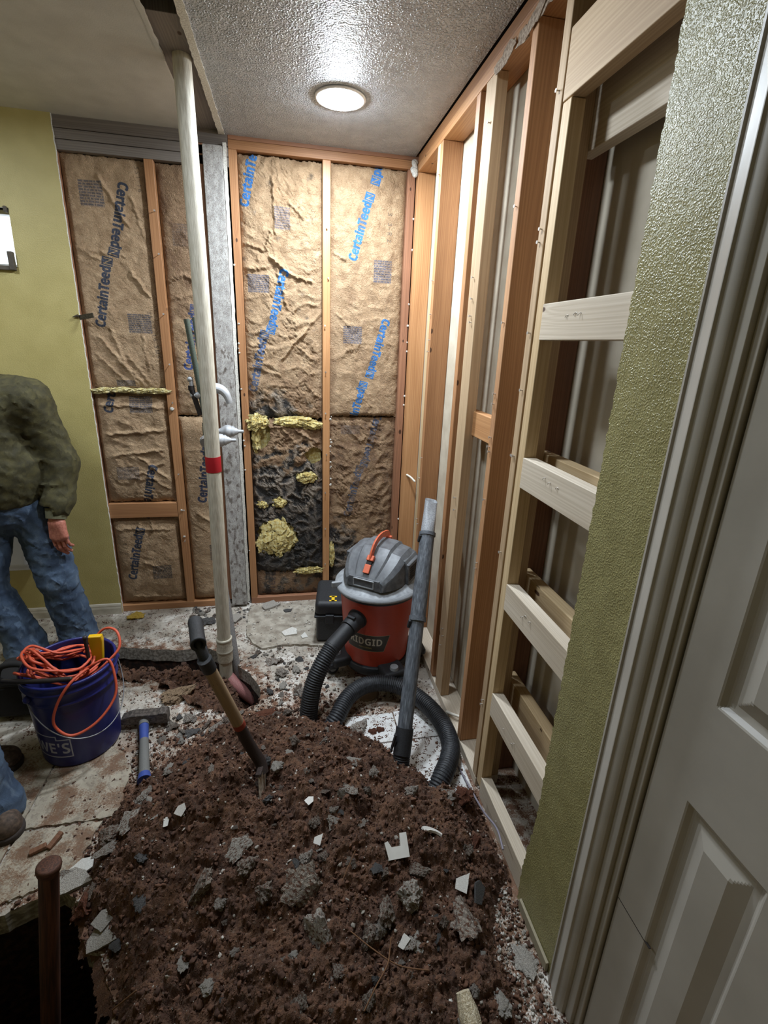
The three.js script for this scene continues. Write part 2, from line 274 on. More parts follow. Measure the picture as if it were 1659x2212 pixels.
// ---------------------------------------------------------------- back wall
const nailGeo = merge([new THREE.CylinderGeometry(0.0016, 0.0016, 0.02, 6).rotateX(Math.PI / 2).translate(0, 0, 0.01), new THREE.CylinderGeometry(0.0045, 0.0035, 0.002, 8).rotateX(Math.PI / 2).translate(0, 0, 0.02)]);
const plasterBlob = (() => { const g = new THREE.IcosahedronGeometry(0.008, 1), p = g.attributes.position; for (let i = 0; i < p.count; i++) { const k = 1 + 0.4 * n3(p.getX(i) * 200, p.getY(i) * 200, p.getZ(i) * 200); p.setXYZ(i, p.getX(i) * k, p.getY(i) * k, p.getZ(i) * k * 0.7); } g.computeVertexNormals(); return g; })();
const backWall = struct('wall_back');
{
  const B = backWall, zf = WZ;
  // green drywall left of the opened bays, with the window hole
  const s = new THREE.Shape([new THREE.Vector2(-2.35, 0), new THREE.Vector2(-0.982, 0)]);
  const e = []; for (let y = 0; y <= 2.44; y += 0.02) e.push(new THREE.Vector2(-0.982 + 0.0022 * n2(y * 30, 3), y));
  const outline = [new THREE.Vector2(-2.35, 0), ...e, new THREE.Vector2(-0.982, CEIL), new THREE.Vector2(-2.35, CEIL)];
  const sh = new THREE.Shape(outline); sh.holes.push(new THREE.Path([[-1.62, 1.82], [-1.212, 1.82], [-1.206, 2.062], [-1.62, 2.062]].map((p) => new THREE.Vector2(...p))));
  const g = new THREE.ExtrudeGeometry(sh, { depth: 0.0125, bevelEnabled: false }).translate(0, 0, zf);
  const m = shadowed(new THREE.Mesh(g, [M.green, M.gypsum])); m.name = 'drywall'; B.add(m);
  m.material[0] = M.green;
  const sheath = new THREE.Shape([[-2.35, -0.1], [0.95, -0.1], [0.95, 2.75], [-2.35, 2.75]].map((p) => new THREE.Vector2(...p)));
  sheath.holes.push(new THREE.Path([[-1.62, 1.82], [-1.212, 1.82], [-1.212, 2.062], [-1.62, 2.062]].map((p) => new THREE.Vector2(...p))));
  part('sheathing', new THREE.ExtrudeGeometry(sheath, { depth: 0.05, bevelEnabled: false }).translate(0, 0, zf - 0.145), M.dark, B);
  const D = 0.089;
  const R = rng(77), off = () => [0.06 + 0.12 * R(), R() * 1.5];
  const stud = (x0, x1, y0, y1, mat, z1 = zf) => part('stud', span(x0, x1, y0, y1, z1 - D, z1, 0.0025, off()), mat, B);
  stud(-1.02, -0.986, 0.04, 2.31, wood.red);
  const A = stud(-0.629, -0.588, 0.038, 2.31, wood.orange2);
  stud(-0.40, -0.363, 0.038, 2.40, wood.red);
  stud(-0.256, -0.219, 0.038, 2.385, wood.orange2);
  stud(0.179, 0.219, 0.038, 2.385, wood.orange);
  stud(0.604, 0.643, 0.038, 2.385, wood.red);
  const flat = (name, x0, x1, y0, y1, mat, z1 = zf) => part(name, box(y1 - y0, x1 - x0, D, 0.0025, off()).rotateZ(Math.PI / 2).translate((x0 + x1) / 2, (y0 + y1) / 2, z1 - D / 2), mat, B);
  flat('top_plate', -0.256, 0.735, 2.385, 2.423, wood.orange2, zf + 0.001);
  flat('top_plate', -0.256, 0.735, 2.4235, 2.46, wood.red);
  flat('top_plate', -1.02, -0.256, 2.31, 2.35, wood.grey);
  flat('top_plate', -1.02, -0.256, 2.352, 2.391, wood.grey);
  flat('top_plate', -1.02, -0.256, 2.393, 2.46, wood.grey);
  flat('sole_plate', -1.02, -0.40, 0, 0.038, wood.orange2, zf + 0.002);
  flat('sole_plate', -0.256, 0.735, 0, 0.038, wood.red, zf + 0.001);
  flat('fire_block', -0.984, -0.631, 0.580, 0.664, wood.orange2, zf - 0.001);
  // end stud of the removed partition, coated with plaster and thinset
  const coat = std({ map: tex(256, 1024, (u, v) => { const x = u * 0.2, y = v * 2.4; let c = mix3([176, 174, 170], [140, 136, 132], clamp(0.5 + 1.1 * fbm(x * 26, y * 16, 5))); c = mix3(c, [120, 112, 104], sstep(0.16, 0.4, fbm(x * 90 + 4, y * 50, 3)) * 0.6); c = mix3(c, [218, 214, 206], sstep(0.22, 0.5, n2(x * 300, y * 160)) * 0.55); return mix3(c, [70, 58, 50], sstep(0.15, 0.5, fbm(x * 22 + 8, y * 12, 4) - Math.max(0, y - 1.05)) * 0.6); }, { srgb: true }), roughness: 0.9, bumpMap: fineGrain, bumpScale: 0.003 });
  coat.map.repeat.set(1 / 0.2, 1 / 2.4);
  part('partition_stud', span(-0.366, -0.279, 0.016, 2.383, zf + 0.001, zf + 0.039, 0.004), coat, B);
  const pe = jag([[-0.277, -(0.03)], [-0.277, -2.40], [-0.263, -2.40], [-0.263, -(0.03)]], 0.0018, 0.02, 91).map(([x, y]) => new THREE.Vector2(x, -y));
  part('plaster_edge', boxUV(new THREE.ExtrudeGeometry(new THREE.Shape(pe), { depth: 0.022, bevelEnabled: false }).translate(0, 0, zf + 0.001)), M.gypsum, B);
  // nails and plaster bits left on the studs
  const nail = (x, y, z, o) => { const n = part('nail', nailGeo, M.nail, o); n.position.set(x, y, z); n.rotation.set(R() * 0.5 - 0.2, R() * 0.7 - 0.3, 0); };
  const blob = (x, y, z, s, o) => { const n = part('plaster_bit', plasterBlob, M.gypsum, o); n.position.set(x, y, z); n.scale.setScalar(s); n.rotation.z = R() * 6; };
  for (const y of [1.92, 1.65, 1.41, 1.22, 0.83, 0.62, 0.44, 2.1]) nail(-0.607 + R() * 0.012, y, zf - 0.002, B);
  for (const [y, s] of [[1.185, 1.3], [0.46, 0.8], [0.62, 0.7]]) blob(-0.608, y, zf + 0.004, s, B);
  for (let k = 0; k < 10; k++) blob(-0.258 + R() * 0.012, 0.2 + R() * 2.1, zf + 0.003, 0.4 + R() * 0.4, B);
  for (let k = 0; k < 14; k++) blob(0.222 + R() * 0.006, 0.75 + R() * 0.5, zf + 0.002, 0.35 + R() * 0.5, B);
  for (let k = 0; k < 9; k++) blob(0.64 + R() * 0.005, 0.2 + R() * 2.1, zf + 0.002, 0.4 + R() * 0.5, B);
  for (let k = 0; k < 9; k++) nail(0.199 + R() * 0.014 - 0.007, 0.25 + k * 0.23, zf - 0.008, B);
}
{ // window high on the back wall
  const w = struct('window_1');
  const x0 = -1.62, x1 = -1.212, y0 = 1.82, y1 = 2.062;
  const fr = std({ color: hex(214, 212, 204), roughness: 0.4 });
  part('window_frame', merge([span(x0, x1, y0, y0 + 0.018, WZ - 0.09, WZ - 0.04), span(x0, x1, y1 - 0.018, y1, WZ - 0.09, WZ - 0.04), span(x0, x0 + 0.018, y0, y1, WZ - 0.09, WZ - 0.04), span(x1 - 0.010, x1, y0, y1, WZ - 0.09, WZ - 0.04)]), fr, w);
  part('pane', span(x0 + 0.01, x1 - 0.008, y0 + 0.012, y1 - 0.012, WZ - 0.068, WZ - 0.064, 0), new THREE.MeshPhysicalMaterial({ color: 0xffffff, roughness: 0.15, transmission: 1, thickness: 0, ior: 1.45 }), w);
  const dk = std({ map: mottle([92, 84, 72], [62, 56, 50], 10, 1, 51), roughness: 0.7 });
  part('window_sill', span(x0, -1.216, 1.806, 1.824, WZ - 0.03, WZ + 0.03), dk, w);
  part('window_latch', merge([span(-1.236, -1.214, 1.806, 1.884, WZ + 0.012, WZ + 0.036, 0.004), span(-1.226, -1.212, 2.044, 2.068, WZ, WZ + 0.022, 0.004)]), dk, w);
}
{ // baseboard under the green drywall
  const prof = new THREE.Shape([[0, 0], [0.013, 0], [0.013, 0.036], [0.010, 0.046], [0.010, 0.052], [0.006, 0.060], [0, 0.064]].map((p) => new THREE.Vector2(...p)));
  const g = new THREE.ExtrudeGeometry(prof, { depth: 1.36, bevelEnabled: false }).rotateY(Math.PI / 2).translate(-2.345, 0, 0);
  const p = g.attributes.position; for (let i = 0; i < p.count; i++) p.setZ(i, WZ + 0.0125 - p.getZ(i));
  const b = shadowed(new THREE.Mesh(flipped(g), std({ map: mottle([206, 200, 186], [180, 172, 156], 8, 1, 61), roughness: 0.5 }))); b.name = 'baseboard_back'; b.userData.kind = 'structure'; scene.add(b);
}

// ---------------------------------------------------------------- right wall
const rightWall = struct('wall_right');
{
  const B = rightWall, R = rng(99), off = () => [0.06 + 0.12 * R(), R() * 1.5], D = 0.089;
  const stud = (z0, z1, mat, x0 = WX, d = D, y0 = 0.038, y1 = 2.365, nm = 'stud') => part(nm, span(x0, x0 + d, y0, y1, z0, z1, 0.0025, off()), mat, B);
  stud(-2.679, -2.641, wood.orange);
  stud(-2.309, -2.272, wood.pale); stud(-2.271, -2.234, wood.orange2);
  stud(-1.862, -1.824, wood.orange2);
  stud(-1.776, -1.690, wood.tan, WX, 0.038);
  stud(-1.464, -1.430, wood.dusty);
  stud(-1.290, -1.257, wood.tan, WX, 0.089, 0.038, 2.365, 'king_stud');
  stud(-1.247, -1.210, wood.pale, WX, 0.038, 0.038, 2.106, 'jack_stud');
  stud(-1.352, -1.312, wood.brown, WX + 0.089, 0.089, 0.0, 2.365);
  stud(-0.80, -0.762, wood.brown, WX, 0.089);
  const beam = (name, y0, y1, z0, z1, x0, x1, mat) => part(name, box(x1 - x0, z1 - z0, y1 - y0, 0.0025, off()).rotateX(Math.PI / 2).translate((x0 + x1) / 2, (y0 + y1) / 2, (z0 + z1) / 2), mat, B);
  beam('top_plate', 2.366, 2.403, -2.66, -0.6, WX, WX + D, wood.orange);
  beam('top_plate', 2.404, 2.442, -2.66, -0.6, WX + 0.002, WX + D, wood.orange2);
  beam('sole_plate', 0, 0.037, -2.64, -1.255, WX, WX + D, wood.white);
  // header of the old opening and the flat blocks that fill it, front row and back row
  beam('header', 2.108, 2.250, -1.249, -0.80, WX - 0.001, WX + 0.037, wood.tan);
  beam('header', 2.02, 2.16, -1.30, -0.80, WX + 0.089, WX + 0.127, wood.white);
  const rows = [1.576, 1.172, 0.773, 0.366, -0.004];
  rows.forEach((y, i) => {
    const yy = Math.max(y, 0.0);
    const b = beam('blocking', yy, yy + 0.089, -1.214, -0.80, WX - 0.001, WX + 0.037, wood.white);
    b.position.y = 0;
    if (i > 0 && i < 4) beam('blocking', yy, yy + 0.089, -1.31, -0.80, WX + 0.089, WX + 0.127, wood.pale);
    const st = part('staple', merge([0, 1, 2].map((k) => new THREE.TorusGeometry(0.006, 0.0009, 5, 10, Math.PI * (0.6 + 0.4 * R())).rotateY(Math.PI / 2 + R()).translate(WX - 0.002, yy + 0.03 + 0.03 * R(), -1.11 + k * 0.03 + 0.05 * R()))), M.nail, B);
  });
  beam('blocking', 1.235, 1.325, -1.76, -1.464, WX + 0.028, WX + 0.066, wood.orange);
  // boards of the next room seen through the studs
  part('drywall_beyond', span(WX + D + 0.001, WX + D + 0.014, 0, 2.44, -2.80, -1.352, 0), M.board, B);
  part('drywall_beyond', span(WX + 2 * D + 0.001, WX + 2 * D + 0.014, 0, 2.44, -1.36, -0.56, 0), M.boardGrey, B);
  part('drywall_beyond', span(WX + D + 0.001, WX + 2 * D + 0.014, 0, 2.44, -1.366, -1.353, 0), M.boardGrey, B);
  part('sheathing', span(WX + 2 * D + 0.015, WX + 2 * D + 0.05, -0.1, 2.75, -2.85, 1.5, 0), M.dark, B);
  // green drywall strip beside the door, rough broken edge on the left
  const e = []; for (let y = 0; y <= 2.435; y += 0.008) { e.push(new THREE.Vector2(0.857 + 0.022 * sstep(0.36, 0.12, y) + 0.003 * n2(y * 30, 5) + 0.0022 * n2(y * 110, 2), y)); }
  const sh = new THREE.Shape([...e, new THREE.Vector2(0.857, CEIL), new THREE.Vector2(0.630, CEIL), new THREE.Vector2(0.630, 0)]);
  const g = new THREE.ExtrudeGeometry(sh, { depth: 0.0125, bevelEnabled: false }).rotateY(-Math.PI / 2);    // shape x -> +z mirrored below
  const p = g.attributes.position; for (let i = 0; i < p.count; i++) p.setZ(i, -Math.abs(p.getZ(i)));
  g.translate(WX, 0, 0); const idx = flipped(g);
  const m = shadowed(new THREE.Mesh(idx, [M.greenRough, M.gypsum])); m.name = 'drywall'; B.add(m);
  { const q = idx.attributes.position, uv = idx.attributes.uv; for (let i = 0; i < q.count; i++) uv.setXY(i, q.getZ(i), q.getY(i)); }
  // wall above and beyond the door
  part('drywall', span(WX - 0.0125, WX + D, 2.06, 2.75, -0.62, 0.40, 0), M.green, B);
  part('drywall', span(WX - 0.0125, WX + D, 0, 2.75, 0.015, 1.5, 0), M.green, B);
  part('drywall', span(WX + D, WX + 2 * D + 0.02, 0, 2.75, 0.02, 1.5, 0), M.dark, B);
  // short rubber-like base strip left under the green board
  part('base_strip', span(WX - 0.022, WX - 0.0135, 0, 0.034, -0.855, -0.70, 0.002), std({ color: hex(150, 140, 116), roughness: 0.7 }), B);
  // compound left in the ceiling corner, paper scraps on the plate
  const scrap = merge([0, 1, 2, 3, 4].map((k) => new THREE.IcosahedronGeometry(0.02, 1).scale(0.5 + 0.3 * R(), 0.5 + R(), 0.35).rotateZ(R() * 3).translate(WX - 0.012 - 0.012 * R(), 2.41 - 0.014 * k, WZ + 0.02 + 0.02 * R())));
  part('plaster_bit', boxUV(scrap), M.gypsum, B);
  const paperMat = std({ map: mottle([176, 160, 142], [126, 108, 92], 24, 1.3, 44, 3), roughness: 0.95 });
  const frag = []; for (let k = 0; k < 34; k++) { const z = -1.70 + R() * 0.85, w = 0.012 + 0.03 * R(), pts = []; for (let q = 0; q < 9; q++) { const a = q / 9 * 6.283, r = w * (0.5 + 0.6 * R()); pts.push(new THREE.Vector2(r * 1.7 * Math.cos(a), r * 0.7 * Math.sin(a))); } frag.push(new THREE.ExtrudeGeometry(new THREE.Shape(pts), { depth: 0.002, bevelEnabled: false }).rotateY(-Math.PI / 2 + 0.25 * (R() - 0.5)).translate(WX - 0.003 - 0.003 * R(), 2.362 + 0.02 * (R() - 0.5) , z)); }
  part('torn_paper', boxUV(merge(frag)), paperMat, B).userData.kind = 'stuff';
  for (let k = 0; k < 40; k++) { const S = [[-1.732, 0.03], [-1.447, 0.012], [-1.273, 0.012], [-2.25, 0.02]][k % 4]; const n = part('nail', nailGeo, M.nail, B); n.position.set(WX + 0.012, 0.15 + R() * 2.1, S[0] + (R() - 0.5) * S[1]); n.rotation.y = -Math.PI / 2 + 0.3 * (R() - 0.5); }
}
{ // door casing, jamb and closed panelled door
  const t = struct('trim_1');
  // profile across z (u) and out of the wall (v)
  const prof = [[0, 0], [0, 0.008], [0.004, 0.013], [0.008, 0.013], [0.010, 0.009], [0.014, 0.010], [0.034, 0.016], [0.040, 0.019], [0.043, 0.019], [0.046, 0.015], [0.052, 0.014], [0.060, 0.012], [0.064, 0.009], [0.066, 0]];
  const sh = new THREE.Shape(prof.map((p) => new THREE.Vector2(...p)));
  const g = new THREE.ExtrudeGeometry(sh, { depth: 2.12, bevelEnabled: false }).rotateX(-Math.PI / 2);     // u -> x, v -> -z, depth -> y
  const p = g.attributes.position; for (let i = 0; i < p.count; i++) { const u = p.getX(i), v = -p.getZ(i); p.setX(i, WX - 0.0125 - v); p.setZ(i, -0.683 + u); }
  part('casing', boxUV(toCreasedNormals(flipped(g), 0.6)), M.trim, t);
  const h = span(WX - 0.030, WX - 0.0125, 2.06, 2.125, -0.683, 0.075, 0.003); part('casing', h, M.trim, t);
  part('jamb', span(WX - 0.0135, WX + 0.10, 0, 2.075, -0.622, -0.596, 0.002), M.trim, t);
  part('door_stop', span(WX - 0.004, WX + 0.10, 0, 2.075, -0.597, -0.580, 0.003), M.trim, t);
  part('jamb', span(WX - 0.0125, WX + 0.10, 2.055, 2.075, -0.60, 0.0, 0.002), M.trim, t);

  const d = struct('door_1'), xF = WX + 0.004, z0 = -0.5785, W = 0.565, Hd = 2.045;
  // face is a fine height field: stiles, recessed moulding grooves, raised fields
  const cols = [[0.080, 0.226], [0.336, 0.482]], rowsY = [[0.20, 0.832], [1.026, 1.64], [1.73, 1.95]];
  const depth = (u, y) => {
    let dd = 0;
    for (const [a, b] of cols) for (const [c, e] of rowsY) if (u > a && u < b && y > c && y < e) {
      const q = Math.min(u - a, b - u, y - c, e - y);
      dd = q < 0.012 ? -0.010 * sstep(0, 0.012, q) : q < 0.020 ? -0.010 : q < 0.050 ? mix(-0.012, 0.001, (q - 0.020) / 0.030) : 0.001;
    }
    return dd;
  };
  const us = new Set(), ys = new Set(), addC = (S, a, b) => { for (const q of [0, 0.003, 0.006, 0.009, 0.012, 0.02, 0.0235, 0.027, 0.0305, 0.034, 0.0375, 0.041, 0.0445, 0.050]) { S.add(a + q); S.add(b - q); } };
  for (const [a, b] of cols) addC(us, a, b); for (const [a, b] of rowsY) addC(ys, a, b);
  us.add(0.003); us.add(W); ys.add(0.008); ys.add(Hd); for (let k = 1; k < 24; k++) { us.add(W * k / 24); } for (let k = 1; k < 50; k++) ys.add(Hd * k / 50);
  const U = [...us].sort((a, b) => a - b), Y = [...ys].sort((a, b) => a - b), pos = [], uv = [], ix = [];
  for (const y of Y) for (const u of U) { pos.push(xF - depth(u, y), y, z0 + u); uv.push(u, y); }
  for (let j = 0; j < Y.length - 1; j++) for (let i = 0; i < U.length - 1; i++) { const a = j * U.length + i, b = a + 1, c = a + U.length, e = c + 1; ix.push(a, b, c, b, e, c); }
  const dg = new THREE.BufferGeometry(); dg.setAttribute('position', new THREE.Float32BufferAttribute(pos, 3)); dg.setAttribute('uv', new THREE.Float32BufferAttribute(uv, 2)); dg.setIndex(ix); dg.computeVertexNormals();
  M.door.side = THREE.DoubleSide;
  part('door_face', toCreasedNormals(dg, 0.25), M.door, d);
  part('door_core', span(xF + 0.016, xF + 0.040, 0.008, Hd, z0 + 0.003, z0 + W, 0.002), M.door, d);
  part('rail_joint', span(xF - 0.0006, xF + 0.004, 0.474, 0.4755, z0 + 0.004, z0 + 0.094, 0), M.dark, d);
}
{ // walls out of view close the room
  const l = struct('wall_left'); part('drywall', span(-2.45, -2.35, -0.1, 2.75, -2.85, 1.5, 0), M.green, l);
  const f = struct('wall_front'); part('drywall', span(-2.45, 1.0, -0.1, 2.75, 1.45, 1.55, 0), M.green, f);
}

// ---------------------------------------------------------------- insulation batts: crumpled kraft paper with printing
const NAVY = 'rgba(38,46,66,0.86)', BLUE = 'rgba(44,108,178,0.9)', DULL = 'rgba(58,82,128,0.8)';
const PX = 760;                                                       // texture pixels per metre
const fluffMat = std({ map: mottle([236, 224, 166], [206, 180, 104], 16, 1.3, 81, 3), roughness: 1, bumpMap: fineGrain, bumpScale: 0.006 });
const crinkle = tex(1024, 1024, (u, v) => { const x = u * 14 + 0.5 * fbm(u * 16, v * 16, 3), y = v * 14 + 0.5 * fbm(u * 16 + 9, v * 16, 3); return 255 * clamp(0.5 + 0.42 * Math.abs(n2(x, y)) - 0.36 * Math.abs(n2(x * 1.9 + 7, y * 1.7)) + 0.22 * Math.abs(n2(x * 3.7, y * 3.9)) - 0.14 * Math.abs(n2(x * 7.5, y * 7)) ); }, { repeat: [3, 3] });
function creases(x, y, S, o) {                                        // height of the paper's wrinkles, metres
  const wx = x + 0.035 * fbm(x * 6 + S, y * 6, 3), wy = y + 0.035 * fbm(x * 6 - S, y * 6 + 30, 3), k = o.fx, l = o.fy;
  const m = 0.3 + 0.7 * sstep(-0.4, 0.45, fbm(x * 4 + 2 * S, y * 3, 2));
  let h = o.big * (0.55 - 1.1 * Math.abs(n2(wx * k * 0.8 + S, wy * l * 0.8))) + m * o.big * (0.62 * Math.abs(n2(wx * k * 1.9 - S, wy * l * 1.7 + 4)) - 0.42 * Math.abs(n2((wx + 0.4 * wy) * k * 3.6 + S, wy * l * 3.2)) + 0.24 * Math.abs(n2((wx - 0.3 * wy) * k * 6.5, wy * l * 6 + S))) + o.fine * m * n2(wx * 90 + S, wy * 80) + 0.004 * fbm(x * 9 - S, y * 6, 3);
  for (const [ax, ay, bx, by, a] of o.folds ?? []) { const ex = bx - ax, ey = by - ay, t = ((x - ax) * ex + (y - ay) * ey) / (ex * ex + ey * ey), d = ((x - ax) * ey - (y - ay) * ex) / Math.hypot(ex, ey) + 0.006 * n2(t * 6 + S, a * 900); if (t > -0.05 && t < 1.05) h += a * Math.exp(-((d / 0.007) ** 2)) * sstep(-0.05, 0.1, t) * sstep(1.05, 0.9, t); }
  return h;
}
function batt(name, label, x0, x1, y0, y1, seed, o) {
  o = { fx: 9, fy: 9, big: 0.008, fine: 0.0016, puff: 0.02, rec: 0.018, step: 0.0055, ...o };
  const w = x1 - x0, h = y1 - y0, nx = Math.round(w / o.step), ny = Math.round(h / o.step);
  const W = Math.round(w * PX), H = Math.round(h * PX), cv = document.createElement('canvas'); cv.width = W; cv.height = H;
  const c = cv.getContext('2d'), im = c.createImageData(W, H);
  for (let j = 0, q = 0; j < H; j++) for (let i = 0; i < W; i++, q += 4) {
    const x = x0 + i / PX, y = y1 - j / PX;
    const col = mix3([178, 150, 117], [150, 122, 91], clamp(0.5 + 0.8 * fbm(x * 12 + seed, y * 12, 4) + 0.12 * n2(x * 380, y * 120)));
    im.data[q] = col[0]; im.data[q + 1] = col[1]; im.data[q + 2] = col[2]; im.data[q + 3] = 255;
  }
  c.putImageData(im, 0, 0);
  for (const t of o.prints ?? []) {                                   // [kind, x, y, angle, size, colour, text]
    c.save(); c.translate((t[1] - x0) * PX, (y1 - t[2]) * PX); c.rotate(-t[3] * Math.PI / 180);
    const s = t[4] * PX * (t[0] === 'brand' ? 0.84 : 1); c.fillStyle = t[5]; c.strokeStyle = t[5]; c.textBaseline = 'alphabetic';
    if (t[0] === 'brand') {
      c.font = `bold ${s * 1.16}px sans-serif`; let L0 = 0; for (const ch of 'CertainTeed') L0 += c.measureText(ch).width - s * 0.035; c.scale(5.45 * s / L0, 1); let L = 0; c.lineWidth = s * 0.07; c.lineJoin = 'round'; for (const ch of 'CertainTeed') { c.fillText(ch, L, 0); c.strokeText(ch, L, 0); L += c.measureText(ch).width - s * 0.035; }
      const b = s * 0.82, X = L + s * 0.05; c.fillRect(X, -b * 0.94, b * 1.05, b * 1.12);
      c.globalCompositeOperation = 'source-over'; c.strokeStyle = 'rgba(168,138,100,0.95)'; c.lineWidth = s * 0.085; c.beginPath(); c.moveTo(X + b * 0.2, b * 0.08); c.lineTo(X + b * 0.2, -b * 0.72); c.lineTo(X + b * 0.84, b * 0.02); c.lineTo(X + b * 0.84, -b * 0.78); c.stroke();
    } else if (t[0] === 'text') { c.font = `${s}px sans-serif`; c.fillText(t[6], 0, 0); } else if (t[0] === 'panel') {
      const pw = t[6] * PX, ph = s; c.globalAlpha = 0.55; for (let k = 0; k < 9; k++) { const r = rng(seed * 31 + k); let X = 0; while (X < pw) { const l = Math.min(pw - X, (0.006 + 0.02 * r()) * PX); c.fillRect(X, ph * k / 9, l, ph / 9 * 0.62); X += l + 2 + 2 * r(); } } c.globalAlpha = 0.22; c.fillRect(0, 0, pw, ph);
    }
    c.restore();
  }
  if (o.soil) {                                                        // soot, mould and water stains with their own grain
    const dd = c.getImageData(0, 0, W, H);
    for (let j = 0, q = 0; j < H; j++) for (let i = 0; i < W; i++, q += 4) {
      const x = x0 + i / PX, y = y1 - j / PX, k = o.soil(x, y);
      let col = [dd.data[q], dd.data[q + 1], dd.data[q + 2]];
      if (k[1] > 0) col = mix3(col, [104, 76, 52], k[1]);
      if (k[0] > 0) { const cr = creases(x, y, seed, o) / o.big; const litCrease = clamp(sstep(-0.05, 0.5, cr) * 0.8 + 0.3 * n2(x * 160, y * 160)); col = mix3(col, mix3([22, 20, 19], [158, 144, 128], litCrease * (1 - 0.6 * k[2])), k[0]); }  // highlights on raised creases painted as pale grey into the soot
      dd.data[q] = col[0]; dd.data[q + 1] = col[1]; dd.data[q + 2] = col[2];
    }
    c.putImageData(dd, 0, 0);
  }
  const map = new THREE.CanvasTexture(cv); map.colorSpace = THREE.SRGBColorSpace; map.magFilter = THREE.LinearFilter;
  const bm = crinkle.clone(); bm.repeat.set(w * 3, h * 3); bm.offset.set(seed * 0.37, seed * 0.21); bm.needsUpdate = true;
  const mat = std({ map, roughness: 0.66, bumpMap: bm, bumpScale: o.crinkle ?? 0.005, side: THREE.DoubleSide });
  const pos = [], uv = [], ix = [];
  for (let j = 0; j <= ny; j++) for (let i = 0; i <= nx; i++) {
    const u = i / nx, v = j / ny; let x = x0 + w * u, y = y0 + h * v;
    const ed = Math.min(u, 1 - u) * w, ey = Math.min(v, 1 - v) * h;
    const roll = (1 - Math.exp(-ed / 0.02)) * (1 - Math.exp(-ey / (o.edgeY ?? 0.02)));
    let z = WZ - o.rec - 0.014 + o.puff * roll + creases(x, y, seed, o) * (0.35 + 0.65 * (1 - Math.exp(-ed / 0.025)));
    if (o.dent) z += o.dent(x, y);
    const cut = (a) => 0.004 * n2(a * 34, seed) + 0.0025 * n2(a * 90, seed + 3);
    if (j === 0) y += cut(x) * (o.ragBottom ?? 1) ; if (j === ny) y += cut(x + 9) * (o.ragTop ?? 1);
    pos.push(x, y, Math.min(z, WZ + 0.012)); uv.push(u, v);
  }
  const skip = o.hole ? (i, j) => o.hole(x0 + w * (i + 0.5) / nx, y0 + h * (j + 0.5) / ny) : () => false;
  for (let j = 0; j < ny; j++) for (let i = 0; i < nx; i++) { if (skip(i, j)) continue; const a = j * (nx + 1) + i; ix.push(a, a + 1, a + nx + 1, a + 1, a + nx + 2, a + nx + 1); }
  const g = new THREE.BufferGeometry(); g.setAttribute('position', new THREE.Float32BufferAttribute(pos, 3)); g.setAttribute('uv', new THREE.Float32BufferAttribute(uv, 2)); g.setIndex(ix); g.computeVertexNormals();
  const t = thing(name, label, 'insulation', [0, 0, 0]);
  part('kraft_paper', g, mat, t);
  part('glass_wool', span(x0 + 0.004, x1 - 0.004, y0 + 0.006, y1 - 0.006, WZ - 0.086, WZ - o.rec - 0.022, 0.006), fluffMat, t, 'yellow glass wool');
  return t;
}
function tuft(t, x, y, z, rx, ry, rz, seed, mat = fluffMat, name = 'glass_wool_tuft') {     // a torn-out lump of glass wool
  const g = mergeVertices(new THREE.IcosahedronGeometry(1, 22).deleteAttribute('uv').deleteAttribute('normal'), 1e-4), p = g.attributes.position;
  for (let i = 0; i < p.count; i++) {
    let X = p.getX(i), Y = p.getY(i), Z = p.getZ(i); const w = [0, 1, 2].map((c) => 0.34 * n3(X * 1.3 + seed + c * 7, Y * 1.3, Z * 1.3 - c * 5) + 0.15 * n3(X * 3.1 - c * 4, Y * 3.1 + seed, Z * 3.1 + c * 6) + 0.07 * n3(X * 8 + c * 3, Y * 8, Z * 8 + seed) + 0.035 * n3(X * 20 - c, Y * 20 + seed, Z * 20));
    p.setXYZ(i, (X + w[0]) * rx, (Y + w[1]) * ry, (Z + w[2] * 0.8) * rz);
  }
  g.computeVertexNormals(); boxUV(g); const m = part(name, g, mat, t, 'torn yellow glass wool'); m.position.set(x, y, z); return m;
}
const B1a = batt('insulation_batt', 'tall kraft-faced insulation batt beside the green wall, above the torn yellow seam', -0.984, -0.631, 1.275, 2.308, 1, { fx: 5, fy: 6, big: 0.006, edgeY: 0.03,
  folds: [[-0.84, 2.24, -0.72, 2.02, 0.010], [-0.95, 1.92, -0.74, 1.90, 0.007], [-0.97, 1.93, -0.86, 1.875, 0.008], [-0.74, 1.84, -0.66, 1.72, 0.013], [-0.86, 1.58, -0.80, 1.36, 0.006], [-0.92, 1.54, -0.76, 1.31, 0.007], [-0.89, 1.50, -0.73, 1.30, 0.006], [-0.72, 1.62, -0.70, 1.36, 0.005], [-0.80, 1.46, -0.70, 1.30, 0.006], [-0.95, 1.46, -0.80, 1.30, 0.006], [-0.70, 2.16, -0.66, 1.98, 0.008]],
  prints: [['brand', -0.747, 2.215, -103.5, 0.062, NAVY], ['brand', -0.884, 1.573, 78, 0.062, NAVY], ['panel', -0.918, 2.205, 0, 0.105, 'rgba(60,60,72,1)', 0.10], ['panel', -0.775, 1.645, 0, 0.09, 'rgba(56,58,74,1)', 0.105], ['panel', -0.865, 1.325, 0, 0.03, 'rgba(56,58,74,1)', 0.09], ['text', -0.685, 1.66, -84, 0.026, 'rgba(50,44,40,0.8)', '3 5 0  1 - 1 6   S M S'], ['text', -0.675, 2.28, -86, 0.024, 'rgba(50,44,40,0.6)', 'S S 1 - 1 6']] });
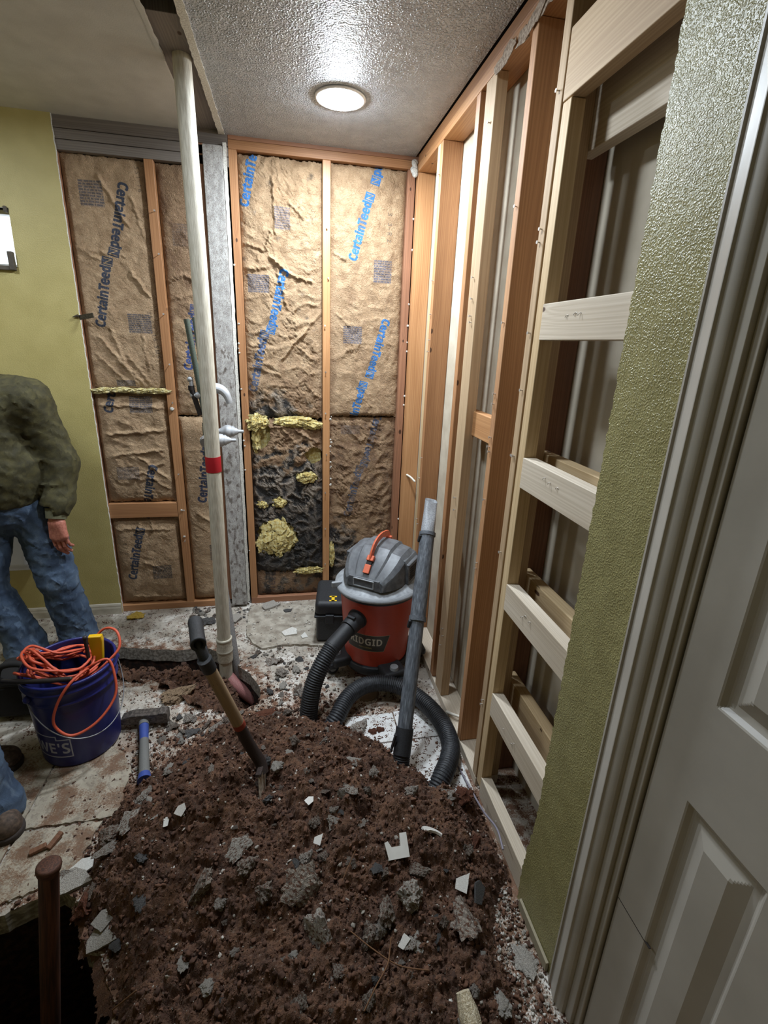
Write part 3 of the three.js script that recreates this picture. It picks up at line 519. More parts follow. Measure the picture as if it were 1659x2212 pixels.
const B1b = batt('insulation_batt', 'kraft-faced insulation batt below the torn yellow seam and above the short wood block', -0.984, -0.633, 0.668, 1.268, 2, { fx: 4.5, fy: 7, big: 0.009, puff: 0.03, edgeY: 0.035,
  folds: [[-0.97, 1.20, -0.64, 1.185, 0.010], [-0.95, 1.045, -0.65, 1.07, 0.014], [-0.94, 0.93, -0.67, 0.965, 0.010], [-0.80, 0.93, -0.66, 0.80, 0.011], [-0.78, 0.84, -0.66, 0.74, 0.009], [-0.86, 0.80, -0.67, 0.90, 0.008]],
  prints: [['brand', -0.898, 1.156, 80, 0.062, NAVY], ['panel', -0.815, 1.245, 0, 0.085, 'rgba(56,58,74,1)', 0.11], ['brand', -0.750, 0.888, -104, 0.062, NAVY], ['panel', -0.915, 0.87, 0, 0.07, 'rgba(60,60,72,0.7)', 0.11]] });
const B1c = batt('insulation_batt', 'lowest kraft-faced insulation batt beside the baseboard, below the short wood block', -0.984, -0.636, 0.042, 0.572, 3, { fx: 3.5, fy: 4, big: 0.006, puff: 0.034, edgeY: 0.045,
  folds: [[-0.97, 0.515, -0.66, 0.505, 0.009], [-0.84, 0.555, -0.845, 0.50, 0.010], [-0.78, 0.56, -0.77, 0.50, 0.009], [-0.92, 0.09, -0.66, 0.075, 0.008], [-0.84, 0.31, -0.76, 0.28, 0.007]],
  prints: [['brand', -0.892, 0.198, 77, 0.062, NAVY], ['brand', -0.750, 0.888, -104, 0.062, NAVY], ['panel', -0.795, 0.285, 0, 0.085, 'rgba(44,44,50,1)', 0.10], ['text', -0.94, 0.47, -84, 0.028, 'rgba(50,44,40,0.7)', '1 . 1 7   6']] });
const B2a = batt('insulation_batt', 'narrow kraft-faced insulation batt behind the white vent pipe, upper piece', -0.586, -0.40, 1.148, 2.305, 4, { fx: 5, fy: 7, big: 0.007, folds: [[-0.58, 1.80, -0.50, 1.84, 0.012], [-0.50, 1.84, -0.41, 1.79, 0.012], [-0.57, 1.72, -0.42, 1.76, 0.006], [-0.5, 1.6, -0.44, 1.56, 0.007]],
  prints: [['brand', -0.494, 1.38, 80, 0.062, 'rgba(40,64,130,0.8)'], ['panel', -0.535, 2.06, 0, 0.10, 'rgba(60,60,72,0.8)', 0.08]], soil: (x, y) => [0, 0.45 * sstep(1.5, 1.9, y) + 0.4 * sstep(0, 0.5, fbm(x * 9, y * 7, 4)), 0] });
const B2b = batt('insulation_batt', 'narrow kraft-faced insulation batt behind the white vent pipe, lower piece', -0.586, -0.402, 0.042, 1.14, 5, { fx: 4, fy: 5, big: 0.005, puff: 0.03, folds: [[-0.53, 0.60, -0.45, 0.54, 0.008]],
  prints: [['brand', -0.474, 0.657, 82, 0.066, 'rgba(30,36,60,0.9)'], ['panel', -0.475, 0.40, 0, 0.10, 'rgba(44,44,50,0.8)', 0.06]] });
const B3a = batt('insulation_batt', 'badly crumpled kraft-faced insulation batt left of the middle stud, blackened along its bottom edge', -0.217, 0.177, 1.135, 2.378, 6, { fx: 8, fy: 9, big: 0.012, fine: 0.002, step: 0.0045, ragBottom: 4,
  folds: [[-0.21, 2.0, -0.10, 1.97, 0.016], [-0.10, 1.97, -0.07, 2.06, 0.016], [-0.09, 1.95, 0.03, 1.86, 0.018], [0.03, 1.86, 0.13, 1.84, 0.014], [-0.06, 2.30, -0.05, 2.03, 0.016], [0.17, 1.70, -0.05, 1.44, 0.014], [-0.05, 1.90, 0.0, 1.70, 0.012], [0.01, 2.2, 0.09, 2.12, 0.012], [-0.20, 1.88, -0.08, 1.90, 0.010]],
  prints: [['brand', -0.179, 2.153, 77, 0.062, BLUE], ['brand', -0.031, 1.898, -104, 0.062, BLUE], ['brand', -0.175, 1.275, 77, 0.062, DULL], ['panel', -0.055, 2.17, 0, 0.10, 'rgba(70,76,100,0.8)', 0.075], ['panel', -0.195, 1.86, 0, 0.085, 'rgba(60,68,96,1)', 0.105]],
  soil: (x, y) => { const q = fbm(x * 9, y * 9, 5); return [0.95 * sstep(0.05, 0.5, sstep(1.34, 1.14, y) * 0.8 * sstep(0.16, -0.05, x) + q * 0.55 - 0.12), 0.5 * sstep(1.5, 1.15, y + q * 0.3), 0]; } });
const B3b = batt('insulation_batt', 'scorched and mould-black kraft batt with torn yellow holes, left of the middle stud', -0.217, 0.177, 0.20, 1.125, 7, { fx: 11, fy: 11, big: 0.014, fine: 0.003, step: 0.0045, ragTop: 6, ragBottom: 5, puff: 0.026,
  folds: [[-0.19, 1.08, 0.02, 1.10, 0.010], [0.02, 1.08, 0.16, 1.00, 0.010]],
  prints: [['brand', -0.155, 0.985, 78, 0.058, DULL]],
  soil: (x, y) => { const q = fbm(x * 8 + 3, y * 8, 5), e = sstep(0.93, 0.84, y + 0.20 * q - 0.12 * sstep(0.06, 0.16, x)); return [0.96 * clamp(e * 1.25 - 0.5 * sstep(0.08, 0.17, x) * sstep(0.6, 0.8, y)), 0.3 + 0.4 * sstep(-0.2, 0.5, q), sstep(0.8, 0.35, y + 0.3 * q)]; },
  hole: (x, y) => { const q = 0.03 * fbm(x * 20, y * 20, 3); for (const [a, b, r, s] of [[-0.09, 0.43, 0.115, 0.12], [-0.17, 1.06, 0.06, 0.09], [-0.07, 0.65, 0.03, 0.04], [0.09, 0.80, 0.06, 0.03], [0.13, 0.93, 0.05, 0.045]]) if (((x - a) / r) ** 2 + ((y - b) / s) ** 2 < 1 + q * 14) return true; return false; } });
const B3c = batt('kraft_paper_flap', 'brown kraft paper strip at the floor under the scorched batt', -0.215, 0.176, 0.04, 0.205, 8, { fx: 4, fy: 4, big: 0.004, ragTop: 5, prints: [['brand', -0.135, -0.10, 84, 0.066, 'rgba(30,34,50,0.8)']], soil: (x, y) => [0.75 * sstep(0.1, 0.5, fbm(x * 10, y * 10, 4) + 0.2), 0.7, 0.4] });
const B4a = batt('insulation_batt', 'clean kraft-faced insulation batt right of the middle stud, overlapping the batt below', 0.221, 0.603, 1.155, 2.382, 9, { fx: 7, fy: 8, big: 0.007, fine: 0.0018, step: 0.005, edgeY: 0.008, puff: 0.024,
  folds: [[0.23, 1.99, 0.30, 1.95, 0.010], [0.24, 1.70, 0.33, 1.63, 0.006]],
  prints: [['brand', 0.351, 1.949, 75, 0.062, BLUE], ['brand', 0.500, 2.62, -104, 0.062, BLUE], ['brand', 0.503, 1.685, -105, 0.062, BLUE], ['brand', 0.346, 1.03, 76, 0.062, BLUE], ['panel', 0.445, 1.965, 0, 0.11, 'rgba(60,68,96,1)', 0.095], ['panel', 0.29, 1.635, 0, 0.09, 'rgba(60,68,96,1)', 0.10], ['text', 0.51, 2.19, -90, 0.03, 'rgba(60,56,56,0.75)', '3    3 - R  2']],
  soil: (x, y) => [0, 0.35 * sstep(0.1, 0.6, fbm(x * 8, y * 6, 4)), 0] });
const B4b = batt('insulation_batt', 'stained kraft-faced insulation batt right of the middle stud, low behind the vacuum', 0.221, 0.603, 0.045, 1.15, 10, { fx: 9, fy: 9, big: 0.010, fine: 0.0026, step: 0.0048, rec: 0.03,
  prints: [['brand', 0.482, 1.172, -104, 0.062, DULL], ['brand', 0.346, 0.541, 77, 0.062, DULL], ['panel', 0.285, 1.10, 0, 0.05, 'rgba(70,80,110,0.8)', 0.11]],
  soil: (x, y) => { const q = fbm(x * 10 + 9, y * 10, 5); return [0.92 * sstep(0.15, 0.62, sstep(0.62, 0.30, y) * sstep(0.48, 0.24, x) + q * 0.55), 0.28 + 0.5 * sstep(-0.25, 0.4, q), 0.2]; } });
// torn wool showing through
tuft(B3b, -0.085, 0.43, WZ - 0.012, 0.10, 0.105, 0.022, 3); tuft(B3b, -0.175, 1.115, WZ + 0.004, 0.05, 0.042, 0.03, 5); tuft(B3b, -0.185, 1.03, WZ - 0.006, 0.022, 0.07, 0.018, 15);
tuft(B3b, 0.02, 1.12, WZ - 0.008, 0.10, 0.026, 0.02, 7); tuft(B3b, 0.12, 1.105, WZ - 0.006, 0.05, 0.022, 0.02, 17); tuft(B3b, 0.085, 0.80, WZ - 0.004, 0.05, 0.032, 0.022, 9); tuft(B3b, -0.07, 0.65, WZ - 0.008, 0.035, 0.03, 0.02, 11); tuft(B3b, -0.165, 0.64, WZ - 0.012, 0.03, 0.022, 0.018, 13);
tuft(B3c, 0.10, 0.205, WZ - 0.004, 0.075, 0.020, 0.016, 19);
const paleFluff = std({ map: mottle([236, 226, 180], [206, 186, 118], 20, 1.1, 83, 2), roughness: 1, bumpMap: fineGrain, bumpScale: 0.005 });
for (let k = 0; k < 4; k++) tuft(B1b, -0.93 + k * 0.085, 1.272 + 0.004 * (k % 2), WZ - 0.004, 0.058, 0.013, 0.018, 21 + k, paleFluff);
tuft(B4b, 0.235, 0.30, WZ - 0.012, 0.015, 0.07, 0.015, 29);

// ---------------------------------------------------------------- soil: heap, trench, crumbs
const soilMat = std({ vertexColors: true, roughness: 0.96, bumpMap: tex(512, 512, (u, v) => 128 + 70 * fbm(u * 40, v * 40, 4) + 50 * n2(u * 220, v * 220), { repeat: [5, 5] }), bumpScale: 0.006 });
const soilCol = (x, z) => { const q = fbm(x * 7 + 2, z * 7, 4), r = fbm(x * 38, z * 38, 3); let c = mix3([112, 80, 60], [80, 55, 42], clamp(0.5 + q)); c = mix3(c, [132, 94, 66], clamp(r * 0.9)); return mix3(c, [128, 116, 104], sstep(0.34, 0.5, n2(x * 150, z * 150) * 0.5 + n2(x * 60, z * 60) * 0.3) * 0.6); };
const linCol = (() => { const c = new THREE.Color(); return (a) => { c.setRGB(clamp(a[0] / 255), clamp(a[1] / 255), clamp(a[2] / 255), THREE.SRGBColorSpace); return c; }; })();
function soilMesh(x0, x1, z0, z1, step, height, keep) {
  const nx = Math.round((x1 - x0) / step), nz = Math.round((z1 - z0) / step), pos = [], col = [], uv = [], ix = [], on = [];
  for (let j = 0; j <= nz; j++) for (let i = 0; i <= nx; i++) { const x = x0 + (x1 - x0) * i / nx, z = z0 + (z1 - z0) * j / nz; const k = keep(x, z); on.push(k); pos.push(x, k ? height(x, z) : -0.02, z); const c = linCol(k ? soilCol(x, z) : [80, 50, 35]); col.push(c.r, c.g, c.b); uv.push(x, z); }
  for (let j = 0; j < nz; j++) for (let i = 0; i < nx; i++) { const a = j * (nx + 1) + i, b = a + 1, c = a + nx + 1, d = c + 1; if (on[a] && on[b] && on[c] && on[d]) ix.push(a, c, b, b, c, d); }
  const g = new THREE.BufferGeometry(); g.setAttribute('position', new THREE.Float32BufferAttribute(pos, 3)); g.setAttribute('color', new THREE.Float32BufferAttribute(col, 3)); g.setAttribute('uv', new THREE.Float32BufferAttribute(uv, 2)); g.setIndex(ix); g.computeVertexNormals(); return g;
}
const crumbShapes = [0, 1, 2].map((s) => { const g = mergeVertices(new THREE.IcosahedronGeometry(1, 1).deleteAttribute('uv').deleteAttribute('normal'), 1e-3), p = g.attributes.position; for (let i = 0; i < p.count; i++) { const k = 1 + 0.6 * n3(p.getX(i) * 1.6 + s * 9, p.getY(i) * 1.6, p.getZ(i) * 1.6); p.setXYZ(i, p.getX(i) * k, p.getY(i) * k * 0.8, p.getZ(i) * k); } g.computeVertexNormals(); return g; });
function crumbs(name, parent, n, shape, place, seed, colour, rough = 0.95) {
  const m = new THREE.InstancedMesh(crumbShapes[shape], std({ roughness: rough }), n), R = rng(seed), q = new THREE.Quaternion(), E = new THREE.Euler(), M4 = new THREE.Matrix4(); m.name = name; shadowed(m);
  for (let i = 0; i < n; i++) { const [x, y, z, s] = place(R); E.set(R() * 6, R() * 6, R() * 6); M4.compose(new THREE.Vector3(x, y, z), q.setFromEuler(E), new THREE.Vector3(s * (0.7 + 0.6 * R()), s * (0.6 + 0.5 * R()), s * (0.7 + 0.6 * R()))); m.setMatrixAt(i, M4); m.setColorAt(i, linCol(colour(R))); }
  m.userData.kind = 'stuff'; parent.add(m); return m;
}
const brownOf = (R) => mix3([104, 72, 54], [66, 45, 35], R());
const greyOf = (R) => mix3([206, 200, 190], [128, 120, 110], R());
{
  const t = thing('dirt_pile', 'big heap of loose red-brown soil mixed with broken concrete in front of the stud wall', 'dirt'); t.userData.kind = 'stuff';
  part('soil', soilMesh(-0.70, 0.66, -1.76, -0.36, 0.0031, soilAt, (x, z) => sdf(pilePoly, x, z) + 0.03 * fbm(x * 18, z * 18, 3) > -0.035), soilMat, t).userData.kind = 'stuff';
  const inPile = (R) => { for (;;) { const x = -0.66 + R() * 1.3, z = -1.72 + R() * 1.3; if (sdf(pilePoly, x, z) > -0.01) return [x, z]; } };
  for (const k of [0, 1, 2]) crumbs('soil_crumbs', t, 5200, k, (R) => { const [x, z] = inPile(R), s = 0.0016 + 0.0062 * R() ** 5; return [x, soilAt(x, z) + s * 0.25, z, s]; }, 40 + k, brownOf);
  crumbs('stone_chips', t, 1100, 1, (R) => { const [x, z] = inPile(R), s = 0.0012 + 0.005 * R() ** 4; return [x, soilAt(x, z) + s * 0.4, z, s]; }, 50, greyOf);
  // scatter around the heap
  const around = (R) => { for (;;) { const x = -0.95 + R() * 1.58, z = -2.05 + R() * 1.5; const d = -sdf(pilePoly, x, z); if (d > 0 && R() < Math.exp(-d / 0.12) && !inside(trenchPoly, x, z) && !inside(pitPoly, x, z)) return [x, z]; } };
  crumbs('soil_crumbs', t, 4200, 0, (R) => { const [x, z] = around(R), s = 0.0015 + 0.006 * R() ** 3; return [x, s * 0.4 + 0.001, z, s]; }, 60, brownOf);
  const tr = thing('trench_soil', 'loose brown soil filling the broken trench around the vent pipe', 'dirt'); tr.userData.kind = 'stuff';
  const trH = (x, z) => { const s = sdf(trenchPoly, x, z); return -0.015 - 0.17 * sstep(-2.06, -2.20, z + (x + 0.4) * -0.25) - 0.20 * sstep(-0.33, -0.22, x) - 0.03 * sstep(0, 0.04, s) + clods(x, z) * 1.1; };
  part('soil', soilMesh(-1.0, -0.12, -2.36, -1.74, 0.0035, trH, (x, z) => sdf(trenchPoly, x, z) > -0.03), soilMat, tr).userData.kind = 'stuff';
  crumbs('soil_crumbs', tr, 1500, 1, (R) => { for (;;) { const x = -0.98 + R() * 0.84, z = -2.34 + R() * 0.58; if (sdf(trenchPoly, x, z) < 0.01) continue; const s = 0.003 + 0.011 * R() ** 4; return [x, trH(x, z) + s * 0.3, z, s]; } }, 61, brownOf);
}

// ---------------------------------------------------------------- ceiling lights
for (const [i, L] of LAMPS.entries()) {
  const t = thing('ceiling_light', ['round recessed ceiling light shining over the vacuum and bare stud wall', 'second round recessed ceiling light nearer the doorway, above the dirt heap', 'added unseen ceiling fill light brightening the green wall at the left'][i], 'light', [L.x, CEIL, L.z]);
  part('trim_ring', lathe([[0.078, -0.001], [0.082, -0.006], [0.090, -0.008], [0.097, -0.005], [0.099, 0.0], [0.078, 0.0]], 48), std({ color: hex(226, 226, 226), roughness: 0.4 }), t);
  const lens = part('lens', lathe([[0.0, -0.026], [0.03, -0.0245], [0.055, -0.019], [0.072, -0.010], [0.079, -0.001], [0.079, 0.001], [0.0, 0.001]], 40), std({ color: 0xffffff, emissive: new THREE.Color(0.87, 0.97, 1.07), emissiveIntensity: [120, 14, 26][i], roughness: 0.5 }), t);
  lens.castShadow = false;
  const p = new THREE.RectAreaLight(new THREE.Color(0.87, 0.97, 1.07), L.cd / 0.0225, 0.15, 0.15); p.position.set(0, -0.029, 0); p.rotation.x = -Math.PI / 2; t.add(p);
}

// ---------------------------------------------------------------- vent pipe
const pvc = std({ map: mottle([214, 208, 192], [184, 176, 158], 16, 1.2, 101, 2), roughness: 0.55, bumpMap: fineGrain, bumpScale: 0.0008 });
{
  const t = thing('vent_pipe', 'tall white plastic vent pipe with red tape rising from the broken floor to the ceiling', 'pipe', [-0.333, 0, -2.08]);
  const lean = (y) => [0.012 * Math.sin((y - 0.4) * 1.6) * 0.6, y, 0];
  const pts = []; for (let y = -0.45; y <= 2.455; y += 0.24) pts.push(lean(y)); pts.push(lean(2.456));
  part('pipe', tube(pts, 0.0305, 60, 28), pvc, t);
  const cp = lathe([[0.0305, -0.06], [0.034, -0.06], [0.036, -0.055], [0.036, -0.004], [0.039, -0.002], [0.039, 0.006], [0.0355, 0.009], [0.0355, 0.058], [0.038, 0.060], [0.038, 0.068], [0.034, 0.070], [0.0305, 0.070]], 32);
  part('coupling', cp.translate(...lean(0.10)), pvc, t);
  part('tape_band', lathe([[0.0306, -0.034], [0.0322, -0.034], [0.0325, 0.0], [0.0322, 0.033], [0.0306, 0.033]], 32).translate(...lean(1.035)), std({ map: mottle([186, 26, 40], [150, 16, 28], 30, 1, 103, 4), roughness: 0.5 }), t, 'red tape wrapped round the pipe');
  const lower = part('drain_wye', merge([tube([[0.005, -0.06, 0.0], [0.05, -0.10, 0.03], [0.13, -0.17, 0.05]], 0.03, 20, 16)]), std({ map: mottle([176, 120, 116], [130, 84, 80], 20, 1.1, 104, 2), roughness: 0.6 }), t);
}
{ // copper and chrome plumbing left hanging
  const copper = std({ map: mottle([96, 118, 106], [70, 62, 54], 26, 1.3, 110, 3), roughness: 0.7, metalness: 0.25 });
  const chrome = std({ map: mottle([214, 216, 218], [140, 143, 148], 40, 1.5, 111, 3), roughness: 0.5, metalness: 0.35, bumpMap: fineGrain, bumpScale: 0.0006 });
  const oldPipe = std({ map: mottle([150, 148, 146], [104, 100, 98], 30, 1.3, 112, 3), roughness: 0.85 });
  const t = thing('shower_plumbing', 'green copper risers with tub spout and two valve handles hanging behind the vent pipe', 'plumbing');
  const Z = -2.33;
  part('copper_riser', rodGeo([-0.434, 1.622, Z], [-0.376, 1.10, Z], 0.0125), copper, t);
  part('copper_riser', rodGeo([-0.413, 1.632, Z - 0.07], [-0.375, 1.12, Z - 0.05], 0.0105), copper, t);
  part('supply_pipe', tube([[-0.378, 1.14, Z - 0.03], [-0.382, 0.98, Z - 0.02], [-0.365, 0.6, Z + 0.06], [-0.315, 0.2, -2.16], [-0.288, -0.02, -2.10], [-0.27, -0.2, -2.10]], 0.018, 50, 14), oldPipe, t);
  part('supply_pipe', tube([[-0.40, 1.16, Z - 0.06], [-0.40, 0.98, Z - 0.06], [-0.386, 0.85, Z]], 0.014, 24, 12), copper, t);
  part('valve_body', merge([rodGeo([-0.372, 1.105, -2.46], [-0.372, 1.105, -2.18], 0.02), new THREE.SphereGeometry(0.028, 16, 12).translate(-0.372, 1.105, -2.43), new THREE.SphereGeometry(0.028, 16, 12).translate(-0.372, 1.105, -2.22), rodGeo([-0.376, 1.09, Z], [-0.372, 1.30, Z], 0.014)]), oldPipe, t);
  const spoutC = curve([[-0.385, 1.326, Z], [-0.345, 1.329, Z], [-0.312, 1.325, Z + 0.003], [-0.289, 1.306, Z + 0.006], [-0.277, 1.278, Z + 0.008], [-0.274, 1.262, Z + 0.008]]);
  { const g = new THREE.TubeGeometry(spoutC, 36, 0.0215, 18), p = g.attributes.position; const fr = 37; for (let i = 0; i < fr; i++) { const c = spoutC.getPointAt(i / 36), k = i / 36, s = k < 0.25 ? 0.75 : mix(1.2, 0.62, (k - 0.25) / 0.75); for (let j = 0; j <= 18; j++) { const q = i * 19 + j; p.setXYZ(q, c.x + (p.getX(q) - c.x) * s, c.y + (p.getY(q) - c.y) * s, c.z + (p.getZ(q) - c.z) * s * 1.15); } } g.computeVertexNormals(); part('tub_spout', g, chrome, t, 'curved chrome tub spout'); }
  part('escutcheon', lathe([[0.012, 0.004], [0.03, 0.008], [0.052, 0.004], [0.056, 0.0], [0.054, -0.002], [0.012, 0.0]], 36).rotateZ(-Math.PI / 2).translate(-0.362, 1.362, Z - 0.02), chrome, t);
  part('escutcheon', lathe([[0.012, 0.004], [0.022, 0.006], [0.030, 0.002], [0.031, 0], [0.012, 0]], 30).rotateZ(-Math.PI / 2).translate(-0.352, 1.328, Z), chrome, t);
  for (const [y, z, sc] of [[1.108, -2.45, 1.15], [1.108, -2.225, 1.05]]) {
    const h = new THREE.LatheGeometry([[0.011, 0], [0.011, 0.045], [0.014, 0.05], [0.019, 0.058], [0.027, 0.072], [0.0285, 0.082], [0.026, 0.092], [0.021, 0.098], [0.024, 0.101], [0.020, 0.107], [0.0155, 0.112], [0.016, 0.115], [0.011, 0.122], [0.0075, 0.128], [0.0075, 0.144], [0.006, 0.147], [0, 0.148]].map((p) => new THREE.Vector2(p[0] * sc, p[1] * sc)), 28);
    part('valve_handle', h.rotateZ(-Math.PI / 2).translate(-0.398, y, z), chrome, t, 'plaster-spattered valve stem');
  }
  part('stub_arm', merge([rodGeo([-0.378, 1.292, Z], [-0.44, 1.296, Z], 0.0115), rodGeo([-0.436, 1.29, Z], [-0.436, 1.36, Z], 0.0095), new THREE.SphereGeometry(0.013, 14, 10).translate(-0.44, 1.366, Z), new THREE.SphereGeometry(0.0165, 14, 10).translate(-0.41, 1.296, Z)]), chrome, t);
  part('stub_arm', merge([rodGeo([-0.44, 1.335, Z], [-0.408, 1.205, Z], 0.0125, 0.0105), new THREE.CylinderGeometry(0.014, 0.014, 0.02, 12).translate(-0.438, 1.328, Z)]), M.dark, t, 'dark shut-off lever');
}

// ---------------------------------------------------------------- wet and dry vacuum
const blackPlastic = (a, b, s) => std({ map: mottle(a, b, 12, 1.1, s, 2), roughness: 0.5, bumpMap: fineGrain, bumpScale: 0.0005 });
{
  const cx = 0.398, cz = -2.005;
  const t = thing('shop_vacuum', 'red-drum wet and dry vacuum with dusty dark grey lid, hose and upright wand', 'vacuum', [cx, 0, cz]);
  const yaw = 0.62;                                                        // the front of the machine turns to the left of the camera
  const lidGrey = std({ map: tex(512, 512, (u, v) => mix3([118, 121, 125], [172, 176, 180], clamp(0.5 + 0.6 * fbm(u * 9, v * 9, 5) + 0.15 * n2(u * 150, v * 150))), { srgb: true, repeat: [2, 2] }), roughness: 0.55 });
  const motorGrey = std({ map: tex(512, 512, (u, v) => mix3([78, 80, 84], [124, 128, 132], clamp(0.35 + 0.55 * fbm(u * 6 + 5, v * 6, 5) + 0.14 * n2(u * 140, v * 140))), { srgb: true, repeat: [3, 3] }), roughness: 0.45 });
  const black = blackPlastic([44, 46, 50], [28, 29, 32], 121);
  const orange = std({ map: mottle([222, 116, 80], [198, 90, 58], 14, 1, 122, 3), roughness: 0.42 });
  // drum, with its maker's plate printed on
  const cvs = document.createElement('canvas'); cvs.width = 2048; cvs.height = 640;
  { const c = cvs.getContext('2d'); c.fillStyle = 'rgb(178,66,46)'; c.fillRect(0, 0, 2048, 640); const R = rng(8);
    for (let k = 0; k < 5000; k++) { c.fillStyle = R() < 0.5 ? `rgba(200,150,130,${0.05 * R()})` : `rgba(90,24,16,${0.09 * R()})`; const s = 2 + 22 * R() * R(); c.fillRect(R() * 2048, R() * 640, s, s * 0.6); }
    c.save(); c.translate(1024, 345); c.scale(1.12, 1.12); c.fillStyle = 'rgb(58,52,44)'; c.beginPath(); c.moveTo(-205, -62); c.lineTo(205, -62); c.lineTo(160, 62); c.lineTo(-180, 62); c.closePath(); c.fill(); c.strokeStyle = 'rgb(150,140,110)'; c.lineWidth = 3; c.stroke();
    c.font = 'bold 74px sans-serif'; c.textAlign = 'center'; c.fillStyle = 'rgb(188,180,164)'; c.scale(1.15, 1); c.fillText('RIDGID', -2, 16); c.font = '15px sans-serif'; c.fillStyle = 'rgb(178,160,80)'; c.fillText('PROFESSIONAL', 0, 42); c.restore(); }
  const drumTex = new THREE.CanvasTexture(cvs); drumTex.colorSpace = THREE.SRGBColorSpace; drumTex.magFilter = THREE.LinearFilter;
  const drum = lathe([[0, 0.055], [0.128, 0.055], [0.142, 0.06], [0.150, 0.075], [0.153, 0.10], [0.166, 0.25], [0.176, 0.36], [0.180, 0.395], [0.186, 0.40], [0.186, 0.412]], 72);
  { const p = drum.attributes.position, uv = drum.attributes.uv; for (let i = 0; i < p.count; i++) { uv.setXY(i, uv.getX(i), clamp((p.getY(i) - 0.06) / 0.34)); p.setY(i, 0.038 + (p.getY(i) - 0.055) * 1.188); } drum.computeVertexNormals(); }
  const dm = part('drum', drum, std({ map: drumTex, roughness: 0.45 }), t); dm.rotation.y = Math.PI - 0.50;
  part('rim', lathe([[0.18, 0.392], [0.190, 0.396], [0.194, 0.412], [0.188, 0.42], [0.18, 0.42]], 64).translate(0, 0.048, 0), black, t);
  const lid = lathe([[0, 0.478], [0.10, 0.474], [0.135, 0.466], [0.165, 0.452], [0.192, 0.436], [0.204, 0.427], [0.206, 0.416], [0.200, 0.412], [0.188, 0.414], [0, 0.414]], 72);
  part('lid', boxUV(lid.translate(0, 0.048, 0)), lidGrey, t);
  for (const a of [2.62, -0.5]) { const l = part('lid_latch', new RoundedBoxGeometry(0.016, 0.028, 0.05, 2, 0.005), lidGrey, t); l.position.set(0.204 * Math.sin(a - 0.9), 0.484, 0.204 * Math.cos(a - 0.9)); l.rotation.y = a - 0.9; }
  // motor head: a faceted hood, long axis to the front, sloping nose, raised spine
  const head = new THREE.Group(); head.name = 'motor_head'; head.position.set(0.002, 0.508, 0); head.rotation.y = -yaw; head.scale.set(1, 0.84, 1); t.add(head);
  const loft = (rings, mat, name, parent, crease = 0.5) => { const pos = [], ix = [], n = rings[0].length; for (const r of rings) for (const p of r) pos.push(...p); for (let j = 0; j < rings.length - 1; j++) for (let i = 0; i < n - 1; i++) { const a = j * n + i; ix.push(a, a + 1, a + n, a + 1, a + n + 1, a + n); } let g = new THREE.BufferGeometry(); g.setAttribute('position', new THREE.Float32BufferAttribute(pos, 3)); g.setIndex(ix); g.computeVertexNormals(); g = toCreasedNormals(g, crease); const m = part(name, boxUV(g), mat, parent); return m; };
  motorGrey.side = THREE.DoubleSide;
  // profile along z (front +): height and half widths
  const sec = (z, hw, h, top) => { const r = []; for (const [x, y] of [[-1, 0], [-0.985, 0.35], [-0.93, 0.66], [-0.80, 0.84], [-0.50, 0.90], [-0.44, 0.985], [-0.30, 1.0], [0, 1.005], [0.30, 1.0], [0.44, 0.985], [0.50, 0.90], [0.80, 0.84], [0.93, 0.66], [0.985, 0.35], [1, 0]]) r.push([x * hw, y * h, z]); return r; };
  const prof = [[0.158, 0.092, 0.004], [0.153, 0.098, 0.054], [0.141, 0.110, 0.072], [0.108, 0.132, 0.112], [0.068, 0.146, 0.150], [0.030, 0.150, 0.180], [-0.03, 0.152, 0.190], [-0.08, 0.150, 0.186], [-0.118, 0.140, 0.164], [-0.146, 0.122, 0.112], [-0.160, 0.106, 0.05], [-0.162, 0.102, 0.0]];
  loft(prof.map(([z, w, h]) => sec(z, w, h)), motorGrey, 'hood', head, 0.34);
  part('hood_front', boxUV(new THREE.ExtrudeGeometry(new THREE.Shape([[-0.086, 0], [0.086, 0], [0.072, 0.056], [-0.072, 0.056]].map((p) => new THREE.Vector2(...p))), { depth: 0.006, bevelEnabled: true, bevelSize: 0.002, bevelThickness: 0.002, bevelSegments: 2 }).translate(0, 0, 0.154)), motorGrey, head);
  // framed recess on the nose
  part('nose_recess', merge([span(-0.050, 0.050, 0.048, 0.054, 0.156, 0.167, 0.002), span(-0.048, 0.048, 0.006, 0.012, 0.156, 0.167, 0.002), span(-0.052, -0.046, 0.008, 0.052, 0.156, 0.166, 0.002), span(0.046, 0.052, 0.008, 0.052, 0.156, 0.166, 0.002)]), lidGrey, head);
  // side vents: a dark louvred panel each side
  for (const s of [-1, 1]) {
    const vx = s * 0.150, vz = -0.035;
    part('vent_panel', span(-0.014, 0.014, 0.004, 0.112, -0.062, 0.062, 0.006).translate(vx, 0, vz), motorGrey, head);
    const sl = []; for (let k = 0; k < 8; k++) sl.push(box(0.006, 0.0045, 0.104, 0.001).translate(s * 0.0135 + vx, 0.018 + k * 0.0115, vz)); part('vent_slots', merge(sl), M.dark, head);
  }
  // shoulder block on the right of the hood
  part('shoulder', boxUV(new THREE.ExtrudeGeometry(new THREE.Shape([[0.0, 0.0], [0.052, 0.0], [0.050, 0.085], [0.030, 0.125], [0.0, 0.14]].map((p) => new THREE.Vector2(...p))), { depth: 0.13, bevelEnabled: true, bevelSize: 0.004, bevelThickness: 0.004, bevelSegments: 2 }).translate(0.108, 0, -0.105)), motorGrey, head);
  // carrying handle arching front to back
  const hs = new THREE.Shape([[-0.016, -0.004], [0.016, -0.004], [0.018, 0.0], [0.014, 0.005], [-0.014, 0.005], [-0.018, 0.0]].map((p) => new THREE.Vector2(p[1], p[0])));
